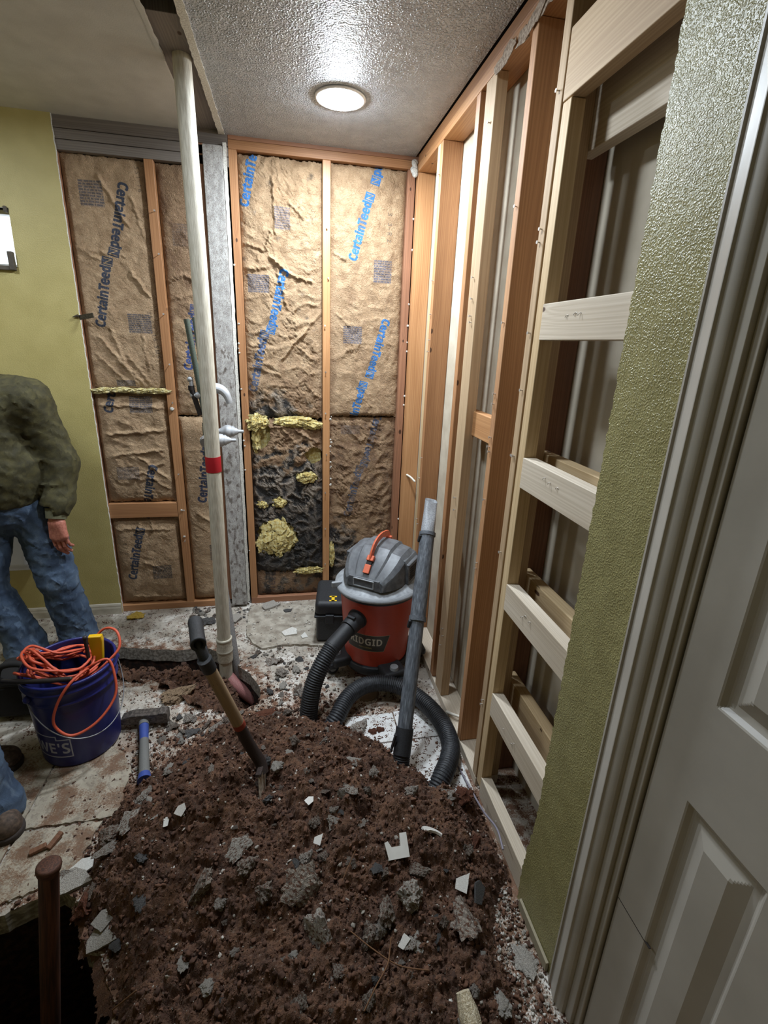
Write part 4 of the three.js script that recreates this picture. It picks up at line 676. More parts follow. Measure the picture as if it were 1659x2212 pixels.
  const hc = curve([[0, 0.138, 0.094], [0, 0.176, 0.078], [0, 0.212, 0.046], [0, 0.228, 0.0], [0, 0.225, -0.05], [0, 0.208, -0.088], [0, 0.170, -0.10]]);
  part('handle', toCreasedNormals(new THREE.ExtrudeGeometry(hs, { steps: 30, extrudePath: hc, bevelEnabled: false }), 0.5), orange, head, 'orange carrying handle');
  part('handle_lug', new RoundedBoxGeometry(0.034, 0.022, 0.03, 2, 0.005).rotateX(0.85).translate(0, 0.142, 0.094), orange, head); part('handle_lug', new RoundedBoxGeometry(0.036, 0.03, 0.016, 2, 0.004).translate(0, 0.178, -0.098), orange, head);
  part('switch', new RoundedBoxGeometry(0.030, 0.046, 0.012, 2, 0.003).rotateX(-0.62).translate(0, 0.098, 0.130), orange, head, 'orange rocker switch');
  part('switch_slot', new RoundedBoxGeometry(0.026, 0.03, 0.012, 2, 0.003).rotateX(-0.7).translate(0, 0.124, 0.108), M.dark, head);
  // tool foot ring and four swivel casters with their holders
  part('foot_ring', lathe([[0.120, 0.04], [0.150, 0.042], [0.162, 0.062], [0.164, 0.085], [0.156, 0.10], [0.145, 0.06]], 48), black, t);
  for (const a of [-1.38, 0.27, 1.62, 3.3]) {
    const c = new THREE.Group(); c.name = 'caster'; c.position.set(0.188 * Math.sin(a), 0, 0.188 * Math.cos(a)); c.rotation.y = a; c.scale.set(1.15, 1, 1.15); t.add(c);
    part('leg', merge([new RoundedBoxGeometry(0.10, 0.05, 0.105, 3, 0.016).translate(0, 0.088, -0.012), new RoundedBoxGeometry(0.078, 0.035, 0.05, 2, 0.012).translate(0, 0.066, 0.035)]), black, c);
    part('hub', new THREE.CylinderGeometry(0.016, 0.019, 0.02, 20).translate(0, 0.116, 0.012), lidGrey, c);
    part('wheel', new THREE.TorusGeometry(0.017, 0.0105, 10, 24).rotateY(Math.PI / 2).translate(0.0, 0.0275, 0.03), black, c);
    part('wheel_disc', new THREE.CylinderGeometry(0.017, 0.017, 0.018, 20).rotateZ(Math.PI / 2).translate(0.0, 0.0275, 0.03), lidGrey, c);
  }
  // inlet, hose from it into the soil, and the far stretch of the same hose up to the wand
  const L = (x, y, z) => [x - cx, y, z - cz];
  part('inlet', merge([rodGeo(L(0.286, 0.350, -1.882), L(0.234, 0.332, -1.832), 0.043, 0.040, 28), rodGeo(L(0.299, 0.354, -1.898), L(0.280, 0.350, -1.876), 0.05, 0.048, 28), new RoundedBoxGeometry(0.02, 0.012, 0.04, 2, 0.004).rotateY(0.8).translate(...L(0.252, 0.381, -1.846))]), black, t);
  const hose = (pts, seg, r, pitch) => { const c = curve(pts), n = Math.round(c.getLength() / pitch) * 4, g = new THREE.TubeGeometry(c, n, r, 22), p = g.attributes.position; for (let i = 0; i <= n; i++) { const q = c.getPointAt(i / n), k = [1.02, 0.96, 0.86, 0.96][i % 4]; for (let j = 0; j <= 22; j++) { const m = i * 23 + j; p.setXYZ(m, q.x + (p.getX(m) - q.x) * k, q.y + (p.getY(m) - q.y) * k, q.z + (p.getZ(m) - q.z) * k); } } g.computeVertexNormals(); return g; };
  const hoseMat = std({ map: mottle([52, 54, 58], [30, 31, 34], 9, 1.2, 125, 3), roughness: 0.55 });
  part('hose_cuff', rodGeo(L(0.237, 0.333, -1.835), L(0.152, 0.282, -1.765), 0.034, 0.037, 24), black, t);
  part('hose', hose([L(0.162, 0.289, -1.775), L(0.113, 0.236, -1.730), L(0.074, 0.160, -1.695), L(0.055, 0.07, -1.668), L(0.048, -0.03, -1.655)], 0, 0.038, 0.0095), hoseMat, t);
  part('hose', hose([L(0.13, -0.01, -1.60), L(0.165, 0.035, -1.625), L(0.225, 0.075, -1.70), L(0.30, 0.088, -1.745), L(0.39, 0.085, -1.755), L(0.475, 0.072, -1.725), L(0.555, 0.058, -1.635), L(0.600, 0.050, -1.51), L(0.596, 0.050, -1.40), L(0.555, 0.055, -1.315), L(0.515, 0.045, -1.265), L(0.475, 0.0, -1.225)], 0, 0.036, 0.0095), hoseMat, t);
  part('hose', hose([L(0.375, 0.02, -1.33), L(0.383, 0.07, -1.348), L(0.389, 0.105, -1.366)], 0, 0.032, 0.007), hoseMat, t);
  // wand: two straight lengths and a flat crevice tool on top
  const W = (k) => L(mix(0.387, 0.602, k), mix(0.095, 0.885, k), mix(-1.358, -1.905, k));
  const tubeMat = std({ map: tex(256, 1024, (u, v) => mix3([62, 66, 72], [132, 138, 146], clamp(0.25 + 0.5 * fbm(u * 10, v * 5, 4) + 0.35 * sstep(0.2, 0.6, n2(u * 60, v * 9)))), { srgb: true, repeat: [1, 1] }), roughness: 0.5 });
  const w = new THREE.Group(); w.name = 'wand'; t.add(w);
  part('tube', rodGeo(W(0.06), W(0.545), 0.0285, 0.0285, 32), tubeMat, w);
  part('tube', rodGeo(W(0.50), W(0.87), 0.0315, 0.0315, 32), tubeMat, w);
  part('joint_ring', rodGeo(W(0.490), W(0.508), 0.0355, 0.0355, 32), tubeMat, w);
  part('joint_ring', rodGeo(W(0.855), W(0.87), 0.0355, 0.0355, 32), tubeMat, w);
  for (const k of [0.485, 0.848]) { const b = part('button', new RoundedBoxGeometry(0.012, 0.034, 0.016, 2, 0.004), black, w); const q = W(k); b.position.set(q[0] - 0.035, q[1], q[2] + 0.006); b.rotation.z = -0.2; }
  part('cuff', rodGeo(W(-0.01), W(0.085), 0.033, 0.034, 32), black, w);
  part('clip', span(-0.003, 0.003, -0.035, 0.045, -0.008, 0.008, 0.002).rotateZ(-0.2).translate(W(0.04)[0] - 0.042, W(0.04)[1], W(0.04)[2] + 0.01), black, w);
  { // crevice tool: round below, flattened and slant-cut above
    const g = new THREE.CylinderGeometry(0.026, 0.0300, 1, 32, 12, true), p = g.attributes.position, Lw = vec(W(0.855)).distanceTo(vec(W(1.0))) + 0.02;
    for (let i = 0; i < p.count; i++) { const k = p.getY(i) + 0.5, f = sstep(0.15, 0.75, k); let x = p.getX(i), z = p.getZ(i); const a = Math.atan2(z, x), sq = (c, e) => Math.sign(c) * Math.abs(c) ** e; const rx = mix(0.03, 0.0265, f), rz = mix(0.03, 0.017, f); x = rx * sq(Math.cos(a), mix(1, 0.45, f)); z = rz * sq(Math.sin(a), mix(1, 0.45, f)); p.setXYZ(i, x, k * Lw + (k > 0.95 ? -z * 0.8 : 0), z); }
    g.computeVertexNormals(); const m = std({ map: lidGrey.map, roughness: 0.5, side: THREE.DoubleSide }); part('crevice_tool', between(g, W(0.855), W(1.0)), m, w);
  }
}

solo('floor_drain', 'dirty round floor drain on the floor in front of the vacuum', 'drain', merge([lathe([[0, 0.004], [0.040, 0.004], [0.044, 0.007], [0.052, 0.007], [0.056, 0.001], [0.056, 0]], 40)]), std({ map: mottle([150, 132, 108], [104, 84, 66], 30, 1.2, 127, 3), roughness: 0.8 }), [0.325, 0.001, -1.80]);

// ---------------------------------------------------------------- tool case behind the vacuum
{
  const t = thing('tool_case', 'black plastic tool case with a yellow letter, standing behind the red vacuum', 'case', [0.226, 0, -2.322]); t.scale.x = 0.9;
  const m = blackPlastic([50, 52, 56], [30, 32, 35], 131);
  t.rotation.y = -0.12;
  part('case_body', new RoundedBoxGeometry(0.22, 0.17, 0.26, 4, 0.022).translate(0, 0.100, 0), m, t);
  part('case_lid', new RoundedBoxGeometry(0.232, 0.085, 0.272, 5, 0.028).translate(0, 0.215, 0), m, t);
  part('seam_rib', new RoundedBoxGeometry(0.240, 0.012, 0.280, 2, 0.005).translate(0, 0.174, 0), m, t);
  part('latch', new RoundedBoxGeometry(0.05, 0.05, 0.012, 2, 0.004).translate(-0.03, 0.165, 0.143), m, t);
  const y = std({ color: hex(238, 196, 40), roughness: 0.5 }), LX = -0.012, LZ = 0.092;
  part('letter_print', merge([box(0.044, 0.0006, 0.012, 0).translate(LX, 0.2577, LZ - 0.022), box(0.044, 0.0006, 0.010, 0).translate(LX, 0.2577, LZ + 0.020), box(0.018, 0.0006, 0.05, 0).translate(LX, 0.2577, LZ)]), y, t, 'yellow printed letter I');
  part('skid', span(-0.10, -0.08, 0.0, 0.02, -0.11, 0.11, 0.003), m, t); part('skid', span(0.08, 0.10, 0.0, 0.02, -0.11, 0.11, 0.003), m, t);
}

// ---------------------------------------------------------------- spade in the heap
{
  const t = thing('shovel', 'spade with black D-grip and weathered wooden shaft stuck upright in the dirt', 'shovel');
  const A = [-0.247, 0.690, -1.190], Bp = [-0.176, 0.385, -1.262];
  const K = (k) => [mix(A[0], Bp[0], k), mix(A[1], Bp[1], k), mix(A[2], Bp[2], k)];
  part('shaft', rodGeo(K(0), K(1), 0.0175, 0.0185, 24), woodMat([176, 150, 116], [130, 108, 84], 141, 2, 0.7), t);
  part('collar', rodGeo(K(0.93), K(1.0), 0.0192, 0.0194, 24), std({ map: mottle([170, 62, 34], [110, 44, 30], 30, 1.2, 142, 3), roughness: 0.7 }), t, 'worn red paint band');
  const iron = std({ map: mottle([72, 60, 56], [44, 36, 34], 22, 1.2, 143, 3), roughness: 0.6, metalness: 0.35 });
  part('socket', tube([K(0.96), [-0.162, 0.325, -1.272], [-0.143, 0.268, -1.278], [-0.120, 0.218, -1.272], [-0.112, 0.190, -1.255]], 0.0185, 30, 20), iron, t);
  // D grip: a hollow cross bar lying front to back on a forked yoke
  const bk = blackPlastic([46, 48, 52], [26, 27, 30], 144);
  const g0 = [-0.290, 0.742, -1.312], g1 = [-0.264, 0.742, -1.204];
  { const pr = lathe([[0.0125, 0], [0.0205, 0], [0.0215, 0.006], [0.0205, 0.03], [0.0205, 0.10], [0.0215, 0.118], [0.0205, 0.124], [0.0125, 0.124], [0.0125, 0]], 28); part('grip', between(pr, g0, g1), bk, t); }
  part('yoke', merge([tube([[-0.287, 0.738, -1.300], [-0.278, 0.722, -1.284], [-0.262, 0.702, -1.235], K(0.05)], 0.0145, 20, 12), tube([[-0.266, 0.738, -1.214], [-0.260, 0.722, -1.203], [-0.254, 0.706, -1.198], K(0.05)], 0.0145, 20, 12), rodGeo(K(-0.02), K(0.12), 0.0205, 0.0200, 20)]), bk, t);
  // blade, seen nearly edge-on, worn bright along the edge
  const bl = new THREE.Shape([[-0.075, 0.0], [0.075, 0.0], [0.078, -0.10], [0.055, -0.17], [0, -0.215], [-0.055, -0.17], [-0.078, -0.10]].map((p) => new THREE.Vector2(...p)));
  const bg = new THREE.ExtrudeGeometry(bl, { depth: 0.0024, bevelEnabled: true, bevelSize: 0.001, bevelThickness: 0.001, bevelSegments: 1, steps: 1 });
  const b = part('blade', boxUV(bg), std({ map: mottle([206, 196, 180], [140, 124, 108], 18, 1.2, 145, 3), roughness: 0.6, metalness: 0.15 }), t); b.position.set(-0.112, 0.215, -1.262); { const up = vec([-0.03, 0.9, -0.43]).normalize(), sight = vec([-0.112, -1.34, -1.262]).normalize(), nz = new THREE.Vector3().crossVectors(up, sight).normalize(), xx = new THREE.Vector3().crossVectors(up, nz).normalize(); b.quaternion.setFromRotationMatrix(new THREE.Matrix4().makeBasis(xx, up, nz)); b.rotateY(-0.16); }
  part('step', span(-0.078, -0.022, -0.004, 0.006, -0.006, 0.012, 0.002), iron, b); part('step', span(0.022, 0.078, -0.004, 0.006, -0.006, 0.012, 0.002), iron, b);
}

// ---------------------------------------------------------------- bucket with cord and tools
{
  const cx = -0.832, cz = -1.69, R0 = 0.133, R1 = 0.150;
  const t = thing('bucket', 'blue plastic five-gallon pail with white printed lettering, full of orange cord', 'bucket', [cx, 0.008, cz]);
  const cvs = document.createElement('canvas'); cvs.width = 1536; cvs.height = 576; const c = cvs.getContext('2d'), R = rng(18);
  c.fillStyle = 'rgb(36,40,104)'; c.fillRect(0, 0, 1536, 576);
  for (let k = 0; k < 2500; k++) { c.fillStyle = R() < 0.6 ? `rgba(20,22,50,${0.14 * R()})` : `rgba(120,120,150,${0.08 * R()})`; const s = 2 + 26 * R() * R(); c.fillRect(R() * 1536, R() * 576, s * 1.6, s * 0.5); }
  c.strokeStyle = c.fillStyle = 'rgb(176,178,190)'; c.lineWidth = 8; c.save(); c.translate(768, 420);
  c.beginPath(); c.moveTo(-190, 74); c.lineTo(-190, -50); c.lineTo(-80, -50); c.lineTo(-80, -74); c.lineTo(110, -74); c.lineTo(110, -50); c.lineTo(190, -50); c.lineTo(190, 74); c.closePath(); c.stroke();
  c.font = 'bold 104px sans-serif'; c.textAlign = 'center'; c.fillText("LOWE'S", 0, 48); c.restore();
  const bt = new THREE.CanvasTexture(cvs); bt.colorSpace = THREE.SRGBColorSpace; bt.magFilter = THREE.LinearFilter;
  const blue = std({ map: bt, roughness: 0.34 }), blueP = std({ color: hex(38, 42, 108), roughness: 0.34 });
  const out = lathe([[R0 - 0.012, 0.0], [R0 - 0.003, 0.002], [R0, 0.010], [mix(R0, R1, 0.4), 0.15], [mix(R0, R1, 0.78), 0.285]], 64);
  { const p = out.attributes.position, uv = out.attributes.uv; for (let i = 0; i < p.count; i++) uv.setXY(i, uv.getX(i), clamp(p.getY(i) / 0.37)); }
  const o = part('pail', out, blue, t); o.rotation.y = Math.PI - 0.62;
  part('rim', lathe([[0.1462, 0.285], [0.154, 0.287], [0.154, 0.293], [0.1495, 0.297], [0.1495, 0.330], [0.158, 0.333], [0.158, 0.340], [0.151, 0.344], [0.1515, 0.358], [0.157, 0.362], [0.157, 0.370], [0.150, 0.372], [0.1465, 0.366], [0.143, 0.29]], 64), blueP, t);
  part('inside', lathe([[0.146, 0.365], [0.140, 0.20], [0.128, 0.012], [0.0, 0.010]], 48), std({ color: hex(32, 35, 88), roughness: 0.5, side: THREE.DoubleSide }), t);
  // wire bail hanging down the front between its two ears
  const bail = []; for (let k = 0; k <= 20; k++) { const a = mix(-0.62, 2.18, k / 20), s = Math.sin(Math.PI * k / 20); const r = 0.160 + 0.012 * s; bail.push([r * Math.sin(a), 0.312 - 0.175 * s ** 0.8, r * Math.cos(a)]); }
  part('bail', tube(bail, 0.0021, 60, 8), std({ color: hex(150, 150, 152), metalness: 0.6, roughness: 0.45 }), t);
  for (const k of [0, 20]) part('ear', new THREE.SphereGeometry(0.014, 14, 10).translate(bail[k][0] * 0.97, bail[k][1], bail[k][2] * 0.97), blueP, t);
  // orange cord: coils heaped in the mouth, one loop hanging over the front right
  const cordMat = std({ map: mottle([226, 104, 72], [196, 80, 56], 16, 1, 151, 3), roughness: 0.5 });
  const ct = thing('extension_cord', 'orange extension cord coiled in the blue bucket, one loop hanging outside', 'cord', [cx, 0.008, cz]);
  const pts = [], rc = rng(41);
  for (let k = 0; k <= 84; k++) { const a = 0.4 + k * 0.56, rr = 0.075 + 0.045 * rc(), lift = Math.max(0, Math.sin(a * 1.0 - 0.9)); pts.push([-0.028 + rr * 1.05 * Math.cos(a), 0.315 + 0.085 * lift + 0.055 * (k / 84) + 0.02 * (rc() - 0.5), -0.005 + rr * Math.sin(a)]); }
  part('cord_coil', tube(pts, 0.0048, 620, 8), cordMat, ct);
  part('cord_loop', tube([[0.03, 0.36, -0.06], [0.10, 0.44, -0.09], [0.155, 0.445, -0.06], [0.172, 0.40, -0.02], [0.135, 0.362, 0.02], [0.09, 0.335, 0.06]], 0.0048, 60, 8), cordMat, ct);
  part('cord_loop', tube([[0.07, 0.33, 0.02], [0.09, 0.385, 0.085], [0.06, 0.376, 0.145], [0.02, 0.31, 0.172], [0.005, 0.235, 0.178], [0.05, 0.185, 0.178], [0.12, 0.20, 0.145], [0.172, 0.26, 0.085], [0.168, 0.33, 0.05], [0.145, 0.384, 0.03], [0.10, 0.375, 0.04], [0.04, 0.33, 0.04]], 0.0048, 110, 8), cordMat, ct);
  part('cord_loop', tube([[-0.05, 0.34, 0.06], [-0.10, 0.385, 0.09], [-0.145, 0.385, 0.07], [-0.12, 0.345, 0.03], [-0.06, 0.35, 0.0]], 0.0048, 50, 8), cordMat, ct);
  // yellow-handled tool and dark rod standing in the bucket
  const yt = thing('hand_tool', 'yellow-handled hand tool standing in the blue bucket beside the orange cord', 'tool', [cx + 0.085, 0.008, cz - 0.035]);
  const hg = new THREE.ExtrudeGeometry(new THREE.Shape([[-0.013, 0], [0.013, 0], [0.021, 0.085], [0.019, 0.10], [-0.019, 0.10], [-0.021, 0.085]].map((p) => new THREE.Vector2(...p))), { depth: 0.014, bevelEnabled: true, bevelSize: 0.004, bevelThickness: 0.004, bevelSegments: 2 });
  part('handle', hg.translate(0.004, 0.345, -0.007), std({ color: hex(226, 178, 20), roughness: 0.4 }), yt, 'yellow handle');
  part('blade', span(-0.010, 0.018, 0.10, 0.345, -0.003, 0.003, 0.001), M.steel, yt);
  const rd = solo('iron_rod', 'thin dark rod standing in the blue bucket in front of the yellow handle', 'rod', merge([rodGeo([0, 0.02, 0.01], [-0.008, 0.46, 0], 0.0065, 0.0065, 14), new THREE.SphereGeometry(0.0085, 12, 8).translate(-0.008, 0.462, 0)]), std({ color: hex(42, 36, 36), roughness: 0.5 }), [cx + 0.075, 0.008, cz - 0.002]);
  // dark flat bar laid across the front of the rim, and the black strap hanging at its left
  const pb = thing('pry_bar', 'dark flat iron bar lying across the front rim of the blue bucket', 'bar', [cx, 0.008, cz]);
  part('bar', capped([[-0.175, 0.366, 0.085], [-0.10, 0.380, 0.115], [-0.02, 0.386, 0.13], [0.055, 0.382, 0.125]], 0.0085, 30, 10).scale(1, 1, 1), std({ map: mottle([66, 60, 56], [40, 36, 34], 20, 1.2, 155, 3), roughness: 0.6, metalness: 0.3 }), pb);
  const bag = thing('tool_bag', 'black webbing tool bag on the floor at the far left behind the bucket', 'bag', [-1.12, 0.008, -1.93]);
  const web = std({ map: mottle([44, 42, 42], [24, 23, 24], 40, 1, 156, 3), roughness: 0.9 });
  { const g = new RoundedBoxGeometry(0.24, 0.19, 0.19, 6, 0.04), p = g.attributes.position; for (let i = 0; i < p.count; i++) { const k = 0.012 * fbm(p.getX(i) * 14, p.getY(i) * 14 + p.getZ(i) * 9, 3); p.setXYZ(i, p.getX(i) + k, p.getY(i) + k, p.getZ(i) + k); } g.computeVertexNormals(); part('bag_body', g.translate(0, 0.10, 0), web, bag); }
  part('strap', tube([[-0.08, 0.17, 0.06], [-0.02, 0.27, 0.10], [0.07, 0.28, 0.12], [0.10, 0.19, 0.11], [0.09, 0.10, 0.10]], 0.012, 40, 8).scale(1, 1, 1), web, bag);
}
{ // hammer lying on rubble
  const t = thing('hammer', 'short drilling hammer with a blue and grey handle lying on the broken floor', 'hammer', [-0.618, 0.045, -1.742]);
  t.rotation.y = -0.03;
  const iron = std({ map: mottle([120, 112, 106], [78, 72, 68], 22, 1.2, 161, 3), roughness: 0.5, metalness: 0.45 });
  const hd = new THREE.ExtrudeGeometry(new THREE.Shape([[-0.088, -0.006], [-0.082, 0.006], [-0.045, 0.019], [0.06, 0.019], [0.064, 0.023], [0.088, 0.023], [0.092, 0.018], [0.092, -0.018], [0.088, -0.023], [0.064, -0.023], [0.06, -0.019], [-0.045, -0.019], [-0.084, -0.014]].map((p) => new THREE.Vector2(...p))), { depth: 0.036, bevelEnabled: true, bevelSize: 0.003, bevelThickness: 0.003, bevelSegments: 2 });
  part('head', hd.translate(0, 0, -0.018), iron, t);
  const blue = std({ map: mottle([74, 98, 176], [52, 70, 140], 18, 1, 162, 3), roughness: 0.5 }), grey = std({ map: mottle([136, 136, 132], [96, 96, 94], 18, 1, 163, 3), roughness: 0.7 });
  const P = (k) => [0.085 * k, -0.012 - 0.010 * k, 0.012 + 0.285 * k];
  part('neck', rodGeo(P(0), P(0.10), 0.019, 0.020, 20), grey, t); part('handle', rodGeo(P(0.09), P(0.36), 0.0185, 0.0165, 20), blue, t, 'blue fibreglass part of the handle'); part('grip', rodGeo(P(0.35), P(0.93), 0.0165, 0.0195, 20), grey, t, 'grey rubber grip'); part('end_cap', rodGeo(P(0.91), P(1.0), 0.0205, 0.024, 20), blue, t, 'blue end cap');
}
{ // rusty bar standing in the pit
  const rust = std({ map: tex(256, 512, (u, v) => mix3([104, 66, 48], [60, 40, 32], clamp(0.5 + fbm(u * 9, v * 14, 5) + 0.2 * n2(u * 90, v * 50))), { srgb: true, repeat: [1, 2] }), roughness: 0.7, metalness: 0.35 });
  const t = thing('digging_bar', 'rusty round iron bar standing upright in the dark pit at lower left', 'bar', [-0.60, 0, -0.85]);
  const g = lathe([[0.018, -0.56], [0.0205, -0.545], [0.0205, 0.38], [0.024, 0.388], [0.0255, 0.396], [0.025, 0.402], [0.021, 0.406], [0, 0.407]], 28);
  const m = part('bar', g, rust, t); m.rotation.set(-0.10, 0, -0.105);
}
{ // low white cistern on the wall, a corner of it seen between the man's legs
  const po = std({ color: hex(216, 216, 220), roughness: 0.22 });
  const t = thing('cistern', 'white porcelain cistern low on the green wall, seen between the legs of the man', 'cistern', [-1.52, 0.35, WZ + 0.1]);
  const g = new RoundedBoxGeometry(0.46, 0.36, 0.15, 6, 0.05).translate(0, 0.18, 0), p = g.attributes.position; for (let i = 0; i < p.count; i++) { const k = 0.88 + 0.12 * sstep(0, 0.16, p.getY(i)); p.setX(i, p.getX(i) * k); p.setZ(i, -0.075 + (p.getZ(i) + 0.075) * k); } g.computeVertexNormals();
  part('tank', g, po, t); part('tank_lid', new RoundedBoxGeometry(0.49, 0.032, 0.175, 4, 0.014).translate(0, 0.372, 0.004), po, t);
  part('flush_lever', capped([[-0.17, 0.30, 0.075], [-0.17, 0.30, 0.092], [-0.11, 0.295, 0.096]], 0.007, 16, 10), M.steel, t);
}

// ---------------------------------------------------------------- people: one distance field each, meshed with marching cubes
function capsule(p, a, b, ra, rb) { const ex = b[0] - a[0], ey = b[1] - a[1], ez = b[2] - a[2], wx = p[0] - a[0], wy = p[1] - a[1], wz = p[2] - a[2], t = clamp((wx * ex + wy * ey + wz * ez) / (ex * ex + ey * ey + ez * ez + 1e-9)); return Math.hypot(wx - ex * t, wy - ey * t, wz - ez * t) - mix(ra, rb, t); }
function meshField(f, lo, hi, cell) {                                 // blocks of marching cubes over the box lo..hi, empty blocks skipped
  const n = 32, pos = [], S = cell * (n - 4), H = n / 2, reach = S * 0.9 + 0.05, mc = new MarchingCubes(n, new THREE.MeshBasicMaterial(), false, false, 40000); mc.isolation = 0;
  for (let X = lo[0]; X < hi[0]; X += S) for (let Y = lo[1]; Y < hi[1]; Y += S) for (let Z = lo[2]; Z < hi[2]; Z += S) {
    if (Math.abs(f([X + S / 2, Y + S / 2, Z + S / 2])) > reach) continue;
    const at = (i, o) => o + (i - 2) * cell; let any = false, neg = false;
    for (let k = 0, q = 0; k < n; k++) for (let j = 0; j < n; j++) for (let i = 0; i < n; i++, q++) { const d = -f([at(i, X), at(j, Y), at(k, Z)]); mc.field[q] = d; if (d > 0) any = true; else neg = true; }
    if (!any || !neg) continue;
    mc.update();
    for (let v = 0; v < mc.count * 3; v += 9) {
      const P = []; for (let k = 0; k < 9; k += 3) P.push([X + ((mc.positionArray[v + k] * H + H) - 2) * cell, Y + ((mc.positionArray[v + k + 1] * H + H) - 2) * cell, Z + ((mc.positionArray[v + k + 2] * H + H) - 2) * cell]);
      const c = [0, 1, 2].map((k) => (P[0][k] + P[1][k] + P[2][k]) / 3);
      if (c[0] < X || c[0] >= X + S || c[1] < Y || c[1] >= Y + S || c[2] < Z || c[2] >= Z + S) continue;
      for (const p of P) pos.push(...p);
    }
  }
  let g = new THREE.BufferGeometry(); g.setAttribute('position', new THREE.Float32BufferAttribute(pos, 3));
  g = mergeVertices(g, cell * 0.02); g.computeVertexNormals(); return boxUV(g);
}
const smin = (a, b, k) => { const h = clamp(0.5 + 0.5 * (b - a) / k); return mix(b, a, h) - k * h * (1 - h); };
const field = (bones, k) => (p) => { let d = 9; for (const [a, b, ra, rb, kk] of bones) { const c = capsule(p, a, b, ra, rb); if (c < d + 0.25) d = smin(d, c, kk ?? k); } return d; };
function cloth(bones, k, wr) { const f = field(bones, k); return (p) => { const d = f(p); return d > 0.06 || d < -0.06 ? d : d + wr(p); }; }
const skin = std({ map: mottle([198, 132, 112], [168, 100, 84], 24, 0.9, 171, 3), roughness: 0.55 });
const jeansMat = std({ map: tex(512, 512, (u, v) => { const x = u * 0.6, y = v * 0.6; let c = mix3([96, 116, 138], [50, 66, 88], clamp(0.5 + 1.0 * fbm(x * 7, y * 4, 4))); c = mix3(c, [140, 156, 170], sstep(0.15, 0.6, fbm(x * 16 + 3, y * 7, 4)) * 0.5); return mix3(c, [44, 56, 78], 0.25 + 0.25 * n2(x * 700, y * 700 - x * 500)); }, { srgb: true, repeat: [1 / 0.6, 1 / 0.6] }), roughness: 0.9, bumpMap: fineGrain, bumpScale: 0.0012 });
const jacketMat = std({ map: mottle([78, 72, 40], [54, 50, 28], 9, 1, 173, 2), roughness: 0.8, bumpMap: fineGrain, bumpScale: 0.001 });
const bootMat = std({ map: mottle([104, 86, 72], [66, 54, 46], 16, 1, 174, 3), roughness: 0.75 });
const soleMat = std({ color: hex(58, 50, 46), roughness: 0.9 });
function face(head, dir) {                                            // bones and lumps for a head looking along dir
  const [x, y, z] = head, [dx, dz] = dir, F = (f, s, u) => [x + dx * f - dz * s, y + u, z + dz * f + dx * s];
  return [[F(-0.015, 0, 0.035), F(0.005, 0, 0.045), 0.088, 0.085], [F(0.0, 0, 0.03), F(0.03, 0, -0.055), 0.074, 0.052], [F(0.055, 0, -0.085), F(0.045, 0, -0.09), 0.028, 0.03], [F(0.088, 0, 0.015), F(0.105, 0, -0.02), 0.010, 0.014, 0.012], [F(0.086, 0.018, -0.052), F(0.086, -0.018, -0.052), 0.010, 0.010, 0.01], [F(0.078, 0.034, 0.03), F(0.082, 0.015, 0.032), 0.012, 0.011, 0.012], [F(0.078, -0.034, 0.03), F(0.082, -0.015, 0.032), 0.012, 0.011, 0.012], [F(-0.01, 0.08, 0.025), F(-0.005, 0.084, -0.02), 0.014, 0.010, 0.01], [F(-0.01, -0.08, 0.025), F(-0.005, -0.084, -0.02), 0.014, 0.010, 0.01]];
}
function handBones(w, down, out, thumbSide, curl) {                   // wrist, finger direction, knuckle spread direction, palm normal side
  const D = vec(down).normalize(), O = vec(out).normalize(), N = new THREE.Vector3().crossVectors(D, O).normalize().multiplyScalar(thumbSide), P = (d, o, n) => { const q = vec(w).addScaledVector(D, d).addScaledVector(O, o).addScaledVector(N, n); return [q.x, q.y, q.z]; };
  const B = [[P(-0.03, 0, 0), P(0.012, 0, 0), 0.027, 0.025, 0.02], [P(0.01, -0.018, 0), P(0.078, -0.030, 0), 0.019, 0.0145, 0.016], [P(0.01, 0, 0), P(0.084, -0.008, 0), 0.020, 0.015, 0.016], [P(0.01, 0.012, 0), P(0.080, 0.014, 0), 0.019, 0.0145, 0.016], [P(0.01, 0.02, 0), P(0.072, 0.033, 0), 0.017, 0.013, 0.016]];
  [[-0.031, 0.078, 0.040, 0.025, 0.021, 0.0092], [-0.009, 0.085, 0.045, 0.028, 0.023, 0.0095], [0.0135, 0.081, 0.042, 0.026, 0.022, 0.009], [0.034, 0.072, 0.033, 0.020, 0.018, 0.008]].forEach(([o, d, a, b, c, r], i) => {
    const k = curl * (0.8 + 0.14 * i); let p = [d, o, 0], ang = k * 0.5; const q = [P(...p)];
    for (const L of [a, b, c]) { p = [p[0] + L * Math.cos(ang), p[1] - o * 0.05, p[2] + L * Math.sin(ang)]; q.push(P(...p)); ang += k * 0.85; }
    for (let s = 0; s < 3; s++) B.push([q[s], q[s + 1], r * (1 - 0.07 * s), r * (0.96 - 0.09 * s), 0.0035]);
  });
  B.push([P(0.014, -0.024, 0.006), P(0.046, -0.043, 0.020), 0.0145, 0.012, 0.010], [P(0.046, -0.043, 0.020), P(0.073, -0.046, 0.030), 0.0105, 0.0098, 0.004], [P(0.073, -0.046, 0.030), P(0.096, -0.040, 0.038), 0.0096, 0.008, 0.004]);
  return B;
}
